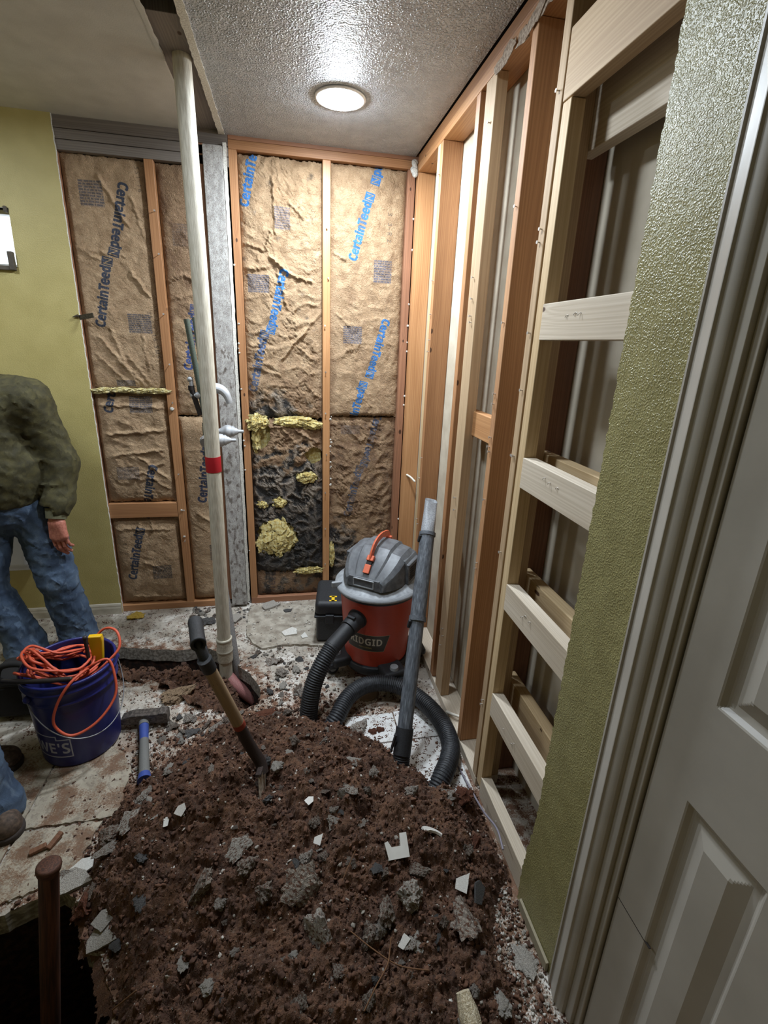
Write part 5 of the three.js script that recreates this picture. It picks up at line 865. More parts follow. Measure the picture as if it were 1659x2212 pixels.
function person(label, J) {
  const t = thing('person', label, 'person');
  const arm = (s) => [[J.shoulder[s], J.elbow[s], 0.046, 0.038], [J.elbow[s], J.wrist[s], 0.037, 0.026]];
  const leg = (s) => [[J.hip[s], J.knee[s], 0.078, 0.054], [J.knee[s], J.ankle[s], 0.052, 0.036], [J.ankle[s], J.toe[s], 0.038, 0.03]];
  const body = field([[J.pelvis, J.chest, 0.13, 0.135, 0.06], [J.shoulder[0], J.shoulder[1], 0.062, 0.062, 0.06], [J.chest, J.neck, 0.085, 0.055], [J.neck, J.head, 0.054, 0.05], ...arm(0), ...arm(1), ...leg(0), ...leg(1)], 0.04);
  const all = [...J.hip, ...J.knee, ...J.ankle, ...J.toe, ...J.shoulder, ...J.elbow, ...J.wrist, J.head, J.neck];
  const lo = [0, 1, 2].map((k) => Math.min(...all.map((q) => q[k])) - 0.22), hi = [0, 1, 2].map((k) => Math.max(...all.map((q) => q[k])) + 0.22);
  lo[1] = -0.03;
  const gs = [meshField(body, lo, hi, 0.014)];
  const hf = field(face(J.head, J.look), 0.022), Hd = J.head;
  gs.push(meshField(hf, Hd.map((q) => q - 0.19), Hd.map((q) => q + 0.19), 0.005));
  for (const s of [0, 1]) { const W = J.wrist[s]; gs.push(meshField(field(handBones(W, J.handDir[s], J.spread[s], J.thumb[s], J.curl), 0.012), W.map((q) => q - 0.22), W.map((q) => q + 0.22), 0.003)); }
  part('body', merge(gs), skin, t);
  // clothing over it
  const wr = (seed, a) => (p) => { const w = 0.5 * n3(p[0] * 5 + seed, p[1] * 5, p[2] * 5); return a * (1 - Math.abs(n3(p[0] * 6 + seed, p[1] * 13 + p[0] * 8 + w, p[2] * 6))) ** 4 + 0.5 * a * (1 - Math.abs(n3(p[0] * 13, p[1] * 26 - p[0] * 14 + w + seed, p[2] * 13))) ** 4 - a * 0.3 + 0.004 * n3(p[0] * 5, p[1] * 5 + seed, p[2] * 5); };
  const cuffs = (s) => { const E = J.elbow[s], Wr = J.wrist[s], c = [0, 1, 2].map((k) => mix(E[k], Wr[k], 0.80)); return [[J.shoulder[s], E, 0.082, 0.068], [E, [0, 1, 2].map((k) => mix(E[k], Wr[k], 0.72)), 0.068, 0.060], [[0, 1, 2].map((k) => mix(E[k], Wr[k], 0.70)), c, 0.060, 0.043]]; };
  const jb = cloth([[J.hem, J.chest, 0.165, 0.165, 0.07], [[J.hem[0] - 0.06, J.hem[1], J.hem[2]], [J.hem[0] + 0.06, J.hem[1] + 0.1, J.hem[2]], 0.135, 0.15, 0.06], [J.shoulder[0], J.shoulder[1], 0.092, 0.092, 0.08], [J.chest, J.neck, 0.11, 0.075, 0.05], ...cuffs(0), ...cuffs(1)], 0.028, wr(3, -0.0065));
  const jf = (p) => Math.max(jb(p), J.hem[1] - 0.05 - p[1] + (Math.abs(p[0] - J.hem[0]) > 0.23 ? -1 : 0), p[1] - J.neck[1] - 0.02);
  part('jacket', meshField(jf, [lo[0], J.hem[1] - 0.2, lo[2]], [hi[0], J.neck[1] + 0.15, hi[2]], 0.011), J.jacket ?? jacketMat, t, J.top);
  for (const s of [0, 1]) { const E = J.elbow[s], Wr = J.wrist[s], q = (k) => [0, 1, 2].map((i) => mix(E[i], Wr[i], k)); part('cuff', rodGeo(q(0.80), q(0.97), 0.047, 0.040, 24), J.cuff ?? jacketMat, t, 'ribbed cuff'); }
  const jl = (s) => { const a = J.ankle[s]; return [[J.hip[s], J.knee[s], 0.105, 0.078], [J.knee[s], [a[0], a[1] + 0.02, a[2]], 0.076, 0.080], [[a[0] - 0.02 * J.look[0], 0.06, a[2]], [a[0] + 0.03 * J.look[0], 0.05, a[2] + 0.03 * J.look[1]], 0.078, 0.078, 0.04]]; };
  const jj = cloth([[J.pelvis, [J.pelvis[0], J.pelvis[1] + 0.1, J.pelvis[2]], 0.15, 0.145, 0.05], ...jl(0), ...jl(1)], 0.022, wr(9, -0.007));
  const jm = (p) => Math.max(jj(p), 0.018 - p[1], p[1] - J.hem[1] - 0.08);
  part('jeans', meshField(jm, [lo[0], 0, lo[2]], [hi[0], J.hem[1] + 0.2, hi[2]], 0.010), jeansMat, t, 'faded blue jeans');
  for (const s of [0, 1]) {
    const a = J.ankle[s], e = J.toe[s], up = (q, y) => [q[0], y, q[2]], heel = [a[0] - (e[0] - a[0]) * 0.3, 0.05, a[2] - (e[2] - a[2]) * 0.3];
    const sf = field([[heel, up(a, 0.06), 0.044, 0.046], [up(a, 0.055), up(e, 0.043), 0.046, 0.042], [up(a, 0.10), up(a, 0.14), 0.052, 0.05]], 0.03);
    const b = part('boot', meshField((p) => Math.max(sf(p), 0.016 - p[1]), [Math.min(a[0], e[0]) - 0.14, 0, Math.min(a[2], e[2]) - 0.14], [Math.max(a[0], e[0]) + 0.14, 0.2, Math.max(a[2], e[2]) + 0.14], 0.006), bootMat, t);
    const so = (p) => { const d = field([[up(heel, 0.02), up(a, 0.02), 0.046, 0.044], [up(a, 0.02), up(e, 0.02), 0.045, 0.046]], 0.02)(p); return Math.max(d, Math.abs(p[1] - 0.016) - 0.0135); };
    part('boot_sole', meshField(so, [Math.min(a[0], e[0]) - 0.14, -0.02, Math.min(a[2], e[2]) - 0.14], [Math.max(a[0], e[0]) + 0.14, 0.08, Math.max(a[2], e[2]) + 0.14], 0.005), soleMat, t);
  }
  // short hair
  { const q = J.head, [dx, dz] = J.look, hh = field([[[q[0] - dx * 0.025, q[1] + 0.06, q[2] - dz * 0.025], [q[0] + dx * 0.0, q[1] + 0.066, q[2] + dz * 0.0], 0.090, 0.088], [[q[0] - dx * 0.055, q[1] + 0.02, q[2] - dz * 0.055], [q[0] - dx * 0.05, q[1] - 0.03, q[2] - dz * 0.05], 0.072, 0.05]], 0.03);
    part('hair', meshField((p) => Math.max(hh(p) + 0.003 * n3(p[0] * 90, p[1] * 40, p[2] * 90), ((p[0] - q[0]) * dx + (p[2] - q[2]) * dz) - 0.045 - 0.3 * (p[1] - q[1] - 0.05)), q.map((v) => v - 0.17), q.map((v) => v + 0.2), 0.006), std({ color: hex(70, 52, 40), roughness: 0.8 }), t); }
  return t;
}
const man = person('man in an olive jacket and faded jeans standing by the green wall, hand hanging', {
  pelvis: [-1.265, 0.80, -2.33], hem: [-1.275, 0.86, -2.33], chest: [-1.30, 1.17, -2.31], neck: [-1.325, 1.40, -2.27], head: [-1.36, 1.56, -2.19], look: [0.30, 0.95],
  shoulder: [[-1.105, 1.265, -2.31], [-1.47, 1.30, -2.34]], elbow: [[-1.025, 0.985, -2.34], [-1.60, 1.02, -2.30]], wrist: [[-1.047, 0.735, -2.245], [-1.56, 0.80, -2.18]],
  handDir: [[0.05, -0.98, 0.10], [0.0, -0.95, 0.2]], spread: [[0.93, 0.04, 0.30], [-1, 0, 0]], thumb: [-1, 1], curl: 0.42,
  hip: [[-1.175, 0.76, -2.34], [-1.345, 0.76, -2.30]], knee: [[-1.110, 0.42, -2.30], [-1.385, 0.42, -2.25]], ankle: [[-1.075, 0.085, -2.33], [-1.285, 0.085, -2.27]], toe: [[-0.985, 0.05, -2.20], [-1.17, 0.05, -2.15]], top: 'olive drab jacket', cuff: std({ color: hex(104, 102, 78), roughness: 0.9 }) });
const ring = part('ring', new THREE.TorusGeometry(0.0098, 0.0016, 8, 24).rotateX(1.45).translate(-1.030, 0.632, -2.246), std({ color: hex(214, 170, 84), metalness: 1, roughness: 0.3 }), man, 'gold ring');
person('second worker at the left edge of the picture, only a jeans leg and shoe showing', {
  pelvis: [-1.17, 0.90, -1.42], hem: [-1.17, 0.98, -1.42], chest: [-1.19, 1.28, -1.42], neck: [-1.19, 1.48, -1.41], head: [-1.17, 1.62, -1.40], look: [0.98, 0.2],
  shoulder: [[-1.19, 1.40, -1.62], [-1.19, 1.40, -1.23]], elbow: [[-1.24, 1.11, -1.70], [-1.24, 1.11, -1.15]], wrist: [[-1.15, 0.88, -1.68], [-1.15, 0.90, -1.12]],
  handDir: [[0.1, -1, 0], [0.1, -1, 0]], spread: [[1, 0.1, 0], [1, 0.1, 0]], thumb: [1, -1], curl: 0.7,
  hip: [[-1.17, 0.86, -1.52], [-1.16, 0.86, -1.33]], knee: [[-1.12, 0.47, -1.58], [-1.03, 0.47, -1.37]], ankle: [[-1.18, 0.085, -1.60], [-1.005, 0.085, -1.385]], toe: [[-1.05, 0.05, -1.60], [-0.915, 0.05, -1.318]], top: 'grey work shirt', jacket: std({ map: mottle([90, 92, 96], [66, 68, 72], 9, 1, 176, 2), roughness: 0.9 }) });

// ---------------------------------------------------------------- broken concrete, tile shards and other debris
const lumpBump = tex(512, 512, (u, v) => 128 + 80 * fbm(u * 10, v * 10, 5) + 50 * n2(u * 60, v * 60), { repeat: [0.5, 0.5] });
const debris = {
  concrete: std({ map: tex(512, 512, (u, v) => { const x = u, y = v; let c = mix3([196, 188, 176], [144, 136, 126], clamp(0.5 + 1.1 * fbm(x * 14, y * 14, 5))); c = mix3(c, [214, 208, 200], sstep(0.2, 0.45, n2(x * 90, y * 90)) * 0.5); return mix3(c, [92, 58, 42], sstep(0.05, 0.4, fbm(x * 8 + 7, y * 8, 5)) * 0.75); }, { srgb: true, repeat: [0.45, 0.45] }), roughness: 0.95, bumpMap: lumpBump, bumpScale: 0.006 }),
  dirty: std({ map: tex(512, 512, (u, v) => { const x = u, y = v; let c = mix3([172, 160, 146], [122, 112, 102], clamp(0.5 + 1.1 * fbm(x * 14 + 30, y * 14, 5))); return mix3(c, [88, 54, 38], sstep(-0.05, 0.4, fbm(x * 8 + 17, y * 8, 5)) * 0.85); }, { srgb: true, repeat: [0.45, 0.45] }), roughness: 0.97, bumpMap: lumpBump, bumpScale: 0.006 }),
  pale: std({ map: mottle([206, 200, 190], [164, 156, 146], 18, 1.2, 182, 0.5), roughness: 0.95, bumpMap: lumpBump, bumpScale: 0.005 }),
  white: std({ map: mottle([226, 224, 218], [196, 192, 184], 14, 1, 183, 0.5), roughness: 0.4 }),
  grey: std({ map: mottle([120, 118, 116], [82, 80, 80], 18, 1.2, 184, 0.5), roughness: 0.95, bumpMap: lumpBump, bumpScale: 0.005 }),
  brick: std({ map: mottle([136, 82, 56], [98, 58, 42], 16, 1.2, 185, 0.5), roughness: 0.97, bumpMap: lumpBump, bumpScale: 0.006 }),
  tan: std({ map: mottle([176, 150, 120], [132, 108, 84], 14, 1.2, 186, 0.5), roughness: 0.97, bumpMap: lumpBump, bumpScale: 0.008 }),
  wood: woodMat([196, 164, 122], [150, 118, 84], 187, 2, 0.8),
};
function rock(seed, flat = 1, rough = 1) {                            // broken lump: convex hull of random points, subdivided and roughened
  const R = rng(seed * 7 + 1), pts = []; for (let k = 0; k < 15; k++) { const u = R() * 2 - 1, a = R() * 6.283, r = Math.sqrt(1 - u * u), s = 0.78 + 0.3 * R(); pts.push(new THREE.Vector3(r * Math.cos(a) * s, u * s * flat, r * Math.sin(a) * s)); }
  let g = new ConvexGeometry(pts); g.deleteAttribute('normal');
  for (let it = 0; it < 3; it++) {                                     // split every edge in half
    const p = g.attributes.position, o = []; const m = (a, b) => [(a[0] + b[0]) / 2, (a[1] + b[1]) / 2, (a[2] + b[2]) / 2];
    for (let i = 0; i < p.count; i += 3) { const [a, b, c] = [0, 1, 2].map((k) => [p.getX(i + k), p.getY(i + k), p.getZ(i + k)]), d = m(a, b), e = m(b, c), f = m(c, a); o.push(...a, ...d, ...f, ...d, ...b, ...e, ...f, ...e, ...c, ...d, ...e, ...f); }
    g = new THREE.BufferGeometry(); g.setAttribute('position', new THREE.Float32BufferAttribute(o, 3));
  }
  g = mergeVertices(g, 1e-4); const p = g.attributes.position;
  for (let i = 0; i < p.count; i++) { const x = p.getX(i), y = p.getY(i), z = p.getZ(i), k = 1 + rough * (0.18 * n3(x * 2 + seed, y * 2, z * 2) + 0.13 * n3(x * 5, y * 5 + seed, z * 5) + 0.04 * n3(x * 11, y * 11, z * 11 + seed)); p.setXYZ(i, x * k, y * k, z * k); }
  g = toCreasedNormals(g, 0.55); const n = g.attributes.normal; return boxUV(g);
}
const lumps = []; for (let s = 0; s < 10; s++) lumps.push(rock(s, [1, 0.8, 0.6, 0.45, 0.3, 0.9, 0.7, 0.5, 0.35, 0.25][s], 1));
function shard(seed, n = 6, th = 0.012) { const R = rng(seed * 13 + 5), pts = []; for (let k = 0; k < n; k++) { const a = (k + 0.6 * R()) / n * 6.283, r = 0.65 + 0.5 * R(); pts.push([r * Math.cos(a), r * Math.sin(a)]); } const s = new THREE.Shape(jag(pts, 0.03, 0.3, seed).map((p) => new THREE.Vector2(...p))); return boxUV(new THREE.ExtrudeGeometry(s, { depth: th / 0.03, bevelEnabled: false }).rotateX(-Math.PI / 2)); }
const flats = [0, 1, 2, 3, 4, 5].map((s) => shard(s, [5, 6, 4, 7, 5, 4][s]));
const groundAt = (x, z) => Math.max(0, sdf(pilePoly, x, z) > 0 ? heap(x, z) + 0.6 * (clods(x, z) - 0.008) : 0);
// kind, x, z, half sizes, lift, yaw, pitch, roll, material, label
const CH = [
  [1, 0.289, -0.842, 0.042, 0.062, 0.036, 0.026, 0.3, 0.1, 0.1, 'concrete', 'largest rounded grey concrete lump on the front of the dirt heap'],
  [6, 0.222, -0.826, 0.036, 0.052, 0.030, 0.020, 1.2, 0.2, 0.2, 'dirty', 'dirt-stained concrete lump leaning against the left of the largest grey lump'],
  [5, 0.045, -0.80, 0.050, 0.042, 0.040, 0.018, 2.2, 0.1, -0.1, 'concrete', 'rough crumbly concrete lump left of centre in the foreground soil'],
  [3, 0.435, -0.803, 0.080, 0.040, 0.050, 0.022, -0.75, 0.2, 0.35, 'dirty', 'long tilted slab of concrete at the right foot of the heap'],
  [4, 0.005, -0.895, 0.082, 0.050, 0.052, 0.030, -0.6, 0.5, -0.5, 'dirty', 'V-shaped broken slab standing out of the soil, left of the big lumps'],
  [7, -0.094, -0.90, 0.024, 0.055, 0.030, 0.024, 0.5, 0.3, 0.45, 'dirty', 'narrow upright concrete splinter left of the V-shaped slab'],
  [2, 0.162, -0.782, 0.034, 0.044, 0.032, 0.012, 1.9, 0.1, 0.3, 'dirty', 'soil-coated concrete lump below the pair of grey lumps'],
  [3, 0.107, -1.053, 0.036, 0.026, 0.026, 0.012, 0.1, 0.2, 0.1, 'concrete', 'grey chunk in the middle of the heap, the right one of two'],
  [2, 0.045, -1.064, 0.022, 0.020, 0.018, 0.008, 0.9, 0, 0, 'dirty', 'smaller brownish chunk just left of the middle grey chunk'],
  [6, 0.02, -0.966, 0.024, 0.022, 0.020, 0.010, 0.4, 0, 0.2, 'concrete', 'small grey chunk above the V-shaped slab'],
  [1, 0.066, -0.965, 0.019, 0.019, 0.017, 0.008, 2.4, 0, 0, 'dirty', 'small pointed chunk right of the V-shaped slab'],
  [7, 0.330, -0.914, 0.036, 0.030, 0.022, 0.010, -0.4, 0, 0.2, 'dirty', 'brown-grey flat chunk above the largest grey lump'],
  [4, 0.21, -0.917, 0.026, 0.024, 0.014, 0.010, 0.0, 0, 0, 'grey', 'diamond-shaped grey flake below the white tile corner'],
  [7, 0.501, -0.968, 0.022, 0.026, 0.020, 0.010, 0.6, 0, 0, 'dirty', 'small chunk below the orange crumb at the right of the heap'],
  [5, 0.540, -0.997, 0.024, 0.026, 0.020, 0.010, 1.1, 0, 0, 'brick', 'orange-brown clay crumb near the lowest wood block'],
  [2, 0.216, -1.137, 0.016, 0.034, 0.016, 0.012, 0.3, 0.3, 0.1, 'concrete', 'slender grey splinter standing in the upper heap'],
  [5, 0.135, -1.115, 0.020, 0.024, 0.020, 0.010, 2.0, 0, 0, 'concrete', 'pale two-peaked chunk right of the spade blade'],
  [6, 0.365, -1.135, 0.028, 0.026, 0.022, 0.010, 0.2, 0, 0, 'concrete', 'grey chunk near the sunken end of the hose'],
  [3, 0.485, -1.134, 0.042, 0.020, 0.022, 0.008, 0.15, 0, 0.1, 'concrete', 'flat pale chunk below the end of the hose loop'],
  [0, 0.556, -1.150, 0.040, 0.038, 0.038, 0.018, 0.2, 0, 0, 'brick', 'round brown clod of clay beside the end of the hose'],
  [4, 0.584, -0.728, 0.045, 0.040, 0.040, 0.010, 0.5, 0, 0, 'pale', 'flat dusty chunk on the floor beside the door casing'],
  [6, 0.474, -0.64, 0.030, 0.030, 0.026, 0.012, 1.5, 0, 0, 'pale', 'pale chunk near the bottom edge beside the door casing'],
  [7, 0.145, -0.668, 0.022, 0.034, 0.022, 0.012, 0.7, 0.2, 0, 'dirty', 'muddy chunk at the bottom edge, beside the root fibre'],
  [2, -0.01, -0.689, 0.024, 0.028, 0.022, 0.010, 0.9, 0, 0, 'dirty', 'muddy chunk at the bottom edge left of the root fibre'],
  [1, -0.019, -0.767, 0.016, 0.020, 0.014, 0.008, 0.3, 0, 0, 'pale', 'small pale pebble left of the crumbly foreground lump'],
  [8, 0.191, -1.256, 0.030, 0.020, 0.014, 0.010, -0.5, 0, 0, 'pale', 'elongated whitish chip on the crest of the heap'],
  [2, 0.247, -1.204, 0.024, 0.028, 0.020, 0.010, 1.3, 0, 0, 'concrete', 'grey chunk on the crest near the wand'],
  [7, 0.366, -0.795, 0.018, 0.042, 0.018, 0.014, 0.2, 0.2, -0.5, 'dirty', 'thin leaning splinter beside the long tilted slab'],
  [3, -0.455, -1.246, 0.026, 0.016, 0.022, 0.008, 0.3, 0, 0, 'pale', 'triangular pale chunk below the hammer grip'],
  [6, -0.488, -1.288, 0.036, 0.030, 0.030, 0.010, 0.9, 0.1, 0.3, 'concrete', 'grey-brown slab propped against the hammer end'],
  [1, -0.573, -1.209, 0.042, 0.032, 0.034, 0.014, 0.2, 0, 0, 'dirty', 'muddy grey lump on the left flank of the heap'],
  [4, -0.513, -1.208, 0.058, 0.036, 0.034, 0.016, 0.5, 0, 0.3, 'concrete', 'flat chunk with a white edge beside the muddy grey lump'],
  [8, -0.566, -1.159, 0.042, 0.022, 0.022, 0.012, 0.6, 0, 0, 'concrete', 'flat grey slab piece on the left foot of the heap'],
  [7, -0.687, -1.152, 0.026, 0.026, 0.024, 0.012, 0.5, 0, 0, 'concrete', 'grey stone at the broken tile edge above the pit'],
  [0, -0.596, -1.049, 0.046, 0.040, 0.040, 0.012, 0.1, 0, 0, 'brick', 'smooth red-brown clay clod at the rim of the pit'],
  [4, -0.167, -1.015, 0.055, 0.030, 0.026, 0.016, 0.5, 0.4, 0.1, 'concrete', 'broad dark-faced slab edge below the spade, upper one'],
  [6, -0.137, -0.969, 0.034, 0.040, 0.028, 0.016, 0.3, 0.2, 0, 'dirty', 'muddy block under the dark-faced slab edge'],
  [5, -0.265, -0.951, 0.050, 0.042, 0.040, 0.014, 0.8, 0.2, 0, 'dirty', 'large mud-covered block in the left foreground soil'],
  [7, -0.207, -0.913, 0.018, 0.028, 0.018, 0.010, 0.1, 0, 0.3, 'concrete', 'small leaning chunk right of the mud-covered block'],
  [1, -0.217, -0.755, 0.020, 0.016, 0.018, 0.010, 0.4, 0, 0, 'pale', 'single pale pebble low in the left foreground'],
  [3, -0.110, -2.089, 0.060, 0.026, 0.034, 0.014, 0.25, 0, 0.12, 'concrete', 'flat grey chunk right of the pipe coupling'],
  [1, -0.067, -1.985, 0.036, 0.032, 0.032, 0.014, 0.8, 0, 0, 'concrete', 'blocky chunk between the floor hole and the curving hose'],
  [6, 0.004, -2.002, 0.028, 0.024, 0.026, 0.012, 1.6, 0, 0, 'pale', 'pale chunk behind the curving hose'],
  [8, -0.128, -1.726, 0.055, 0.034, 0.030, 0.016, 0.1, 0, 0, 'brick', 'brick-brown chunk with a grey side behind the heap'],
  [6, -0.328, -1.672, 0.036, 0.026, 0.028, 0.012, 0.9, 0, 0, 'concrete', 'grey chunk left of the spade shaft on the floor'],
  [3, -0.423, -1.674, 0.050, 0.020, 0.026, 0.010, 0.6, 0, 0, 'grey', 'dark flat piece left of the heap near the hammer'],
  [2, -0.482, -2.496, 0.048, 0.032, 0.036, 0.016, 0.2, 0, 0, 'grey', 'dark grey chunk beside the spade grip near the wall'],
  [7, -0.070, -1.293, 0.028, 0.036, 0.022, 0.018, 0.4, 0.2, 0, 'pale', 'pale upright chunk right of the spade socket'],
  [1, -0.100, -1.300, 0.018, 0.030, 0.014, 0.030, 0.4, 0.1, -0.5, 'grey', 'grey chip resting on the spade socket'],
  [6, -0.518, -1.90, 0.085, 0.050, 0.060, 0.012, 0.4, 0, 0, 'tan', 'tan boulder of crumbling concrete between the bucket and the vent pipe'],
  [3, -0.555, -2.629, 0.034, 0.022, 0.026, 0.008, 0, 0, 0, 'grey', 'dark chunk against the sole plate below the left stud'],
  [1, 0.033, -1.834, 0.036, 0.028, 0.030, 0.012, 0.2, 0, 0, 'concrete', 'pale chunk tucked behind the curving hose near the dirt'],
  [6, 0.26, -1.585, 0.050, 0.036, 0.040, 0.016, 0.6, 0, 0, 'concrete', 'grey-brown chunk inside the hose arch on the white tile'],
  [2, 0.31, -1.56, 0.022, 0.020, 0.022, 0.010, 0.6, 0, 0, 'brick', 'brown pebble pair inside the hose arch, left one'],
  [1, 0.345, -1.565, 0.020, 0.018, 0.020, 0.010, 1.6, 0, 0, 'brick', 'brown pebble pair inside the hose arch, right one'],
];
for (const [k, x, z, a, b, c, lift, ry, rx, rz, m, label] of CH) { const o = solo('concrete_chunk', label, m === 'brick' ? 'clod' : 'rubble', lumps[k], debris[m], [x, groundAt(x, z) + lift * 0.75, z]); if (m === 'brick') o.name = numbered('clay_clod'); o.scale.set(a, b, c); o.rotation.set(rx, ry, rz); }
// flat shards: white tile corner, white flakes, tile pieces
const Ltile = boxUV(slab([[-0.030, 0.022], [0.030, 0.026], [0.034, -0.032], [0.014, -0.034], [0.010, -0.004], [-0.016, -0.006], [-0.024, -0.022], [-0.034, -0.020]], -0.004, 0.004));
const arcTile = (() => { const o = [], i = []; for (let k = 0; k <= 10; k++) { const a = 0.2 + k * 0.13; o.push([0.055 * Math.cos(a), 0.055 * Math.sin(a)]); i.unshift([0.040 * Math.cos(a), 0.052 * Math.sin(a) - 0.004]); } return boxUV(slab(jag([...o, ...i], 0.001, 0.008, 5), -0.003, 0.003)).translate(-0.03, 0, -0.03); })();
const SH = [
  ['L', 0.276, -0.953, 1, 0.020, 0.1, 0.55, 0.05, 'white', 'L-shaped corner of white tile lying on the heap'],
  ['A', 0.391, -0.994, 1.1, 0.018, 2.3, 0.5, 0.1, 'white', 'curved white sliver of broken tile on the right of the heap'],
  [2, 0.454, -0.883, 0.032, 0.016, 0.1, 0.5, 0.2, 'white', 'jagged white flake above the long tilted slab'],
  [4, 0.497, -0.863, 0.036, 0.022, 1.3, 0.9, 0.4, 'grey', 'thin grey-green strip standing beside the jagged white flake'],
  [0, 0.033, -1.117, 0.018, 0.012, 0.3, 0.3, 0, 'white', 'white flake on the heap right of the spade blade'],
  [2, 0.054, -1.016, 0.020, 0.014, 0.2, 0.5, 0, 'white', 'white flake left of the middle grey chunk'],
  [5, 0.256, -0.761, 0.022, 0.014, -0.5, 0.5, 0, 'white', 'white sliver below the largest grey lump'],
  [0, -0.345, -1.145, 0.022, 0.014, 0.9, 0.6, 0.2, 'white', 'bluish white flake in the left part of the heap'],
  [5, -0.383, -1.134, 0.018, 0.012, 0.4, 0.5, 0, 'white', 'small white flake beside the bluish white one'],
  [1, -0.645, -1.166, 0.040, 0.010, 0.5, 0.12, 0.1, 'white', 'broken white tile corner at the tile edge above the pit'],
  [3, -0.665, -1.128, 0.062, 0.004, 0.2, 0.05, 0, 'pale', 'flat pale tile piece at the rim of the pit'],
  [0, -0.523, -0.986, 0.034, 0.014, 0.6, 0.4, 0.2, 'pale', 'pale tile piece on the soil right of the pit'],
  [3, -0.520, -0.955, 0.042, 0.010, 0.1, 0.25, 0.2, 'pale', 'dirt-stained slab piece overhanging the pit'],
  [3, -0.141, -2.604, 0.060, 0.018, 0.4, 0.06, 0, 'pale', 'flat light shard lying before the scorched batt'],
  [1, -0.039, -2.544, 0.030, 0.014, 0.1, 0, 0, 'grey', 'small dark disc-like flake beside the light shard'],
  [4, -0.02, -2.31, 0.055, 0.016, 0.1, 0.05, 0.05, 'white', 'long thin white splinter on the mortar bed'],
  [2, 0.05, -2.27, 0.030, 0.016, 0.9, 0.1, 0, 'white', 'white flake near the tool case'],
  [1, -0.34, -2.50, 0.050, 0.012, 0.9, 0.2, 0.1, 'pale', 'pale shard at the foot of the grey partition stud'],
];
for (const [k, x, z, s, lift, ry, rx, rz, m, label] of SH) { const o = solo('tile_shard', label, 'shard', k === 'L' ? Ltile : k === 'A' ? arcTile : flats[k], debris[m], [x, groundAt(x, z) + lift, z]); k === 'L' || k === 'A' ? o.scale.setScalar(s) : o.scale.set(s, s * 0.42, s * 0.75); o.rotation.set(rx, ry, rz, 'YXZ'); }
// sticks and roots
solo('wood_stake', 'pale broken wooden stake end at the bottom edge of the picture', 'stake', boxUV((() => { const g = new THREE.CylinderGeometry(0.022, 0.026, 0.24, 20, 16), p = g.attributes.position; for (let i = 0; i < p.count; i++) { const k = p.getY(i) / 0.24 + 0.5, s = k > 0.86 ? mix(1, 0.72, (k - 0.86) / 0.14) : 1, n = 1 + 0.1 * n3(p.getX(i) * 90, p.getY(i) * 18, p.getZ(i) * 90); p.setX(i, p.getX(i) * s * n); p.setZ(i, p.getZ(i) * s * n); } g.computeVertexNormals(); return g; })()), std({ map: mottle([222, 210, 184], [176, 160, 130], 30, 1.3, 195, 4), roughness: 0.9, bumpMap: fineGrain, bumpScale: 0.003 }), [0.372, groundAt(0.36, -0.58) + 0.03, -0.525]).rotation.set(-1.05, 0.0, 0.12);
const rootMat = std({ map: mottle([132, 96, 64], [92, 62, 42], 20, 1, 191, 4), roughness: 0.9 });
const root = (label, pts, r) => solo('root', label, 'root', capped(pts.map(([x, z, l]) => [x, groundAt(x, z) + 0.012 + (l ?? 0), z]), r, 40, 7), rootMat);
root('long thin root fibre running to the bottom edge in the foreground', [[0.221, -0.765, 0.016], [0.212, -0.74, 0.022], [0.20, -0.71, 0.02], [0.165, -0.675, 0.02], [0.136, -0.648, 0.012]], 0.0017);
root('thin root fibre crossing below the white sliver', [[0.122, -0.785, 0.01], [0.17, -0.748, 0.018], [0.23, -0.712, 0.016], [0.30, -0.696, 0.01]], 0.0015);
root('short straight twig between the V-shaped slab and the middle chunk', [[0.153, -0.945, 0.03], [0.112, -0.895, 0.006]], 0.0014);
root('short yellowish root at the right rim of the pit', [[-0.384, -0.796, 0.012], [-0.443, -0.80, 0.008]], 0.002);
const stick = (label, x, z, ry, l) => { const o = solo('wood_chip', label, 'wood chip', box(l, 0.012, 0.016, 0.002), wood.brown, [x, 0.018, z]); o.rotation.set(0.1, ry, 0.12); };
stick('upright brown wood chip on the pale tile left of the pit', -0.757, -1.262, 1.1, 0.05); stick('flat brown wood chip on the pale tile near the shoe', -0.795, -1.240, 0.35, 0.045);
solo('insulation_scrap', 'torn yellow insulation scrap on the floor below the lowest left batt', 'scrap', boxUV(lumps[4].clone()), std({ map: mottle([206, 178, 84], [164, 132, 54], 14, 1.2, 192, 0.5), roughness: 1 }), [-0.895, 0.014, -2.60]).scale.set(0.07, 0.045, 0.035);
solo('metal_strap', 'dark metal strap stub sticking out of the green wall edge beside the upper left batt', 'strap', merge([span(-0.078, 0.012, -0.012, 0.010, 0, 0.003, 0.001).rotateY(-0.5).rotateZ(0.16), new THREE.ConeGeometry(0.008, 0.03, 8).rotateZ(1.8).translate(-0.085, -0.008, -0.03)]), std({ map: mottle([92, 84, 72], [60, 54, 46], 20, 1, 196, 4), roughness: 0.6, metalness: 0.4 }), [-0.915, 1.628, WZ + 0.05]);
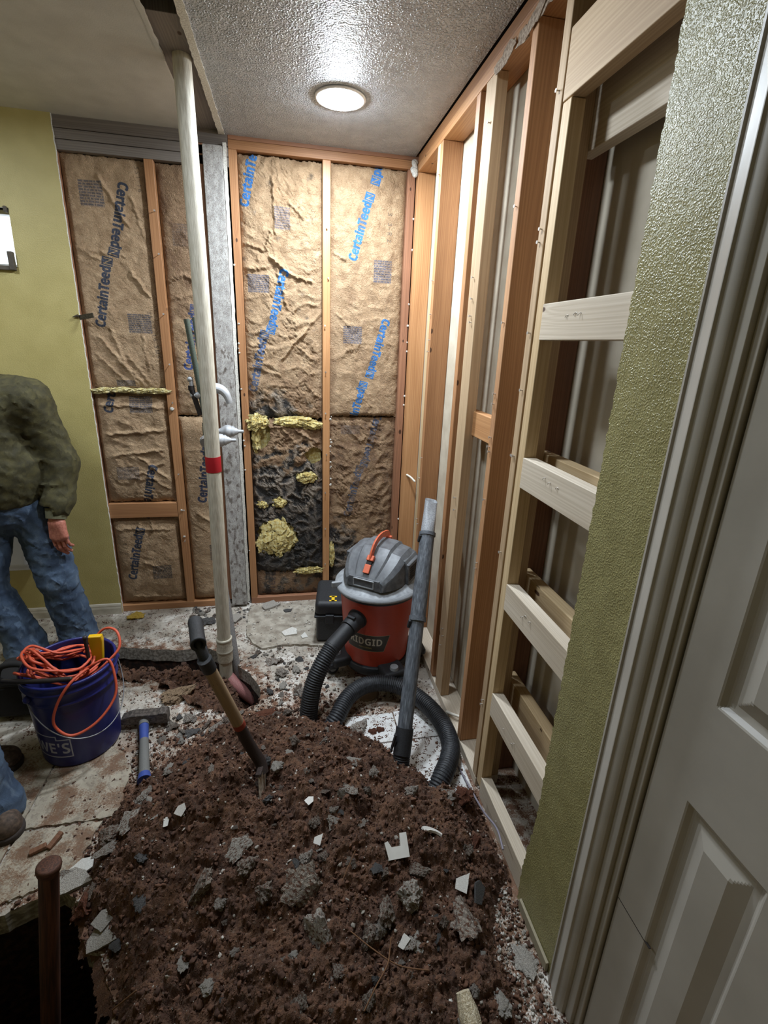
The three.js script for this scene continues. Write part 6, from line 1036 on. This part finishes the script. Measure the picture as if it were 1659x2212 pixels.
{ // two offcuts of cable: in the corner stud and on the floor by the studs
  const white = std({ color: hex(216, 210, 196), roughness: 0.5 });
  solo('cable', 'short white cable poking out of the hole in the corner stud above the vacuum', 'cable', capped([[0.672, 0.82, -2.645], [0.69, 0.812, -2.615], [0.708, 0.795, -2.585]], 0.006, 16, 10), white);
  solo('cable', 'grey cable lying along the floor beside the lowest wood block', 'cable', capped([[0.604, 0.012, -1.50], [0.596, 0.010, -1.42], [0.612, 0.009, -1.32], [0.618, 0.05, -1.12], [0.622, 0.09, -1.02], [0.614, 0.09, -0.96]], 0.0035, 40, 8), std({ color: hex(132, 126, 136), roughness: 0.5 }));
  solo('cable', 'white curl of cable on the sole plate near the hose', 'cable', capped([[0.640, 0.048, -1.58], [0.655, 0.060, -1.55], [0.685, 0.058, -1.53]], 0.006, 16, 10), white);
}
// small rubble one could count: nearer the camera, each a thing; the finest left to the crumbs
{
  const R = rng(303), kinds = ['concrete', 'dirty', 'pale', 'dirty', 'grey', 'concrete'];
  const put = (n, region, lo, hi, label, group) => { for (let k = 0; k < n; k++) { const [x, z] = region(R), s = lo + (hi - lo) * R() ** 2.2, o = solo('rubble_piece', label, 'rubble', lumps[Math.floor(R() * 10)], debris[kinds[Math.floor(R() * 6)]], [x, groundAt(x, z) + s * 0.3, z], group); o.scale.set(s * (0.8 + 0.6 * R()), s * (0.6 + 0.4 * R()), s * (0.7 + 0.4 * R())); o.rotation.set(R() * 0.6 - 0.3, R() * 6.3, R() * 0.6 - 0.3); } };
  put(95, (r) => { for (;;) { const x = -0.6 + r() * 1.2, z = -1.62 + r() * 1.05; if (sdf(pilePoly, x, z) > 0.02) return [x, z]; } }, 0.008, 0.024, 'small piece of broken concrete scattered on the dirt heap', 'concrete bits on the dirt heap');
  put(60, (r) => [-0.60 + r() * 0.36, -2.66 + r() * 0.18], 0.008, 0.024, 'bit of grey rubble along the foot of the back wall', 'rubble along the back wall');
  put(55, (r) => [-0.235 + 0.22 * r(), -2.48 + r() * 0.42 - 0.06], 0.006, 0.02, 'bit of rubble between the vent pipe and the tool case', 'rubble beside the vent pipe');
  put(45, (r) => { for (;;) { const x = -0.14 + r() * 0.3, z = -2.12 + r() * 0.46; if (!inside(trenchPoly, x, z)) return [x, z]; } }, 0.008, 0.026, 'bit of rubble on the floor between the pipe hole and the vacuum', 'rubble before the vacuum');
  put(45, (r) => { for (;;) { const x = -0.62 + r() * 0.42, z = -1.80 + r() * 0.22; if (!inside(trenchPoly, x, z)) return [x, z]; } }, 0.008, 0.026, 'bit of rubble on the floor behind the dirt heap', 'rubble behind the dirt heap');
  const heapStuff = thing('plaster_grit', 'fine white plaster grit scattered over the floor around the work', 'grit'); heapStuff.userData.kind = 'stuff';
  crumbs('grit', heapStuff, 3000, 2, (r) => { for (;;) { const x = -0.95 + r() * 1.57, z = -2.66 + r() * 1.7; if (inside(trenchPoly, x, z) || inside(pitPoly, x, z) || sdf(pilePoly, x, z) > 0) continue; if (fbm(x * 5, z * 5, 3) + 0.5 * r() < 0.1) continue; const s = 0.0012 + 0.0055 * r() ** 4; return [x, s * 0.35 + (z < -2.15 && x > -0.26 ? 0.014 : 0.001), z, s]; } }, 71, greyOf);
  crumbs('grit', heapStuff, 1000, 1, (r) => { const x = 0.5 + r() * 0.12, z = -0.98 + r() * 0.42, s = 0.001 + 0.005 * r() ** 3; return [x, s * 0.4, z, s]; }, 72, greyOf);
}
renderer.render(scene, camera);
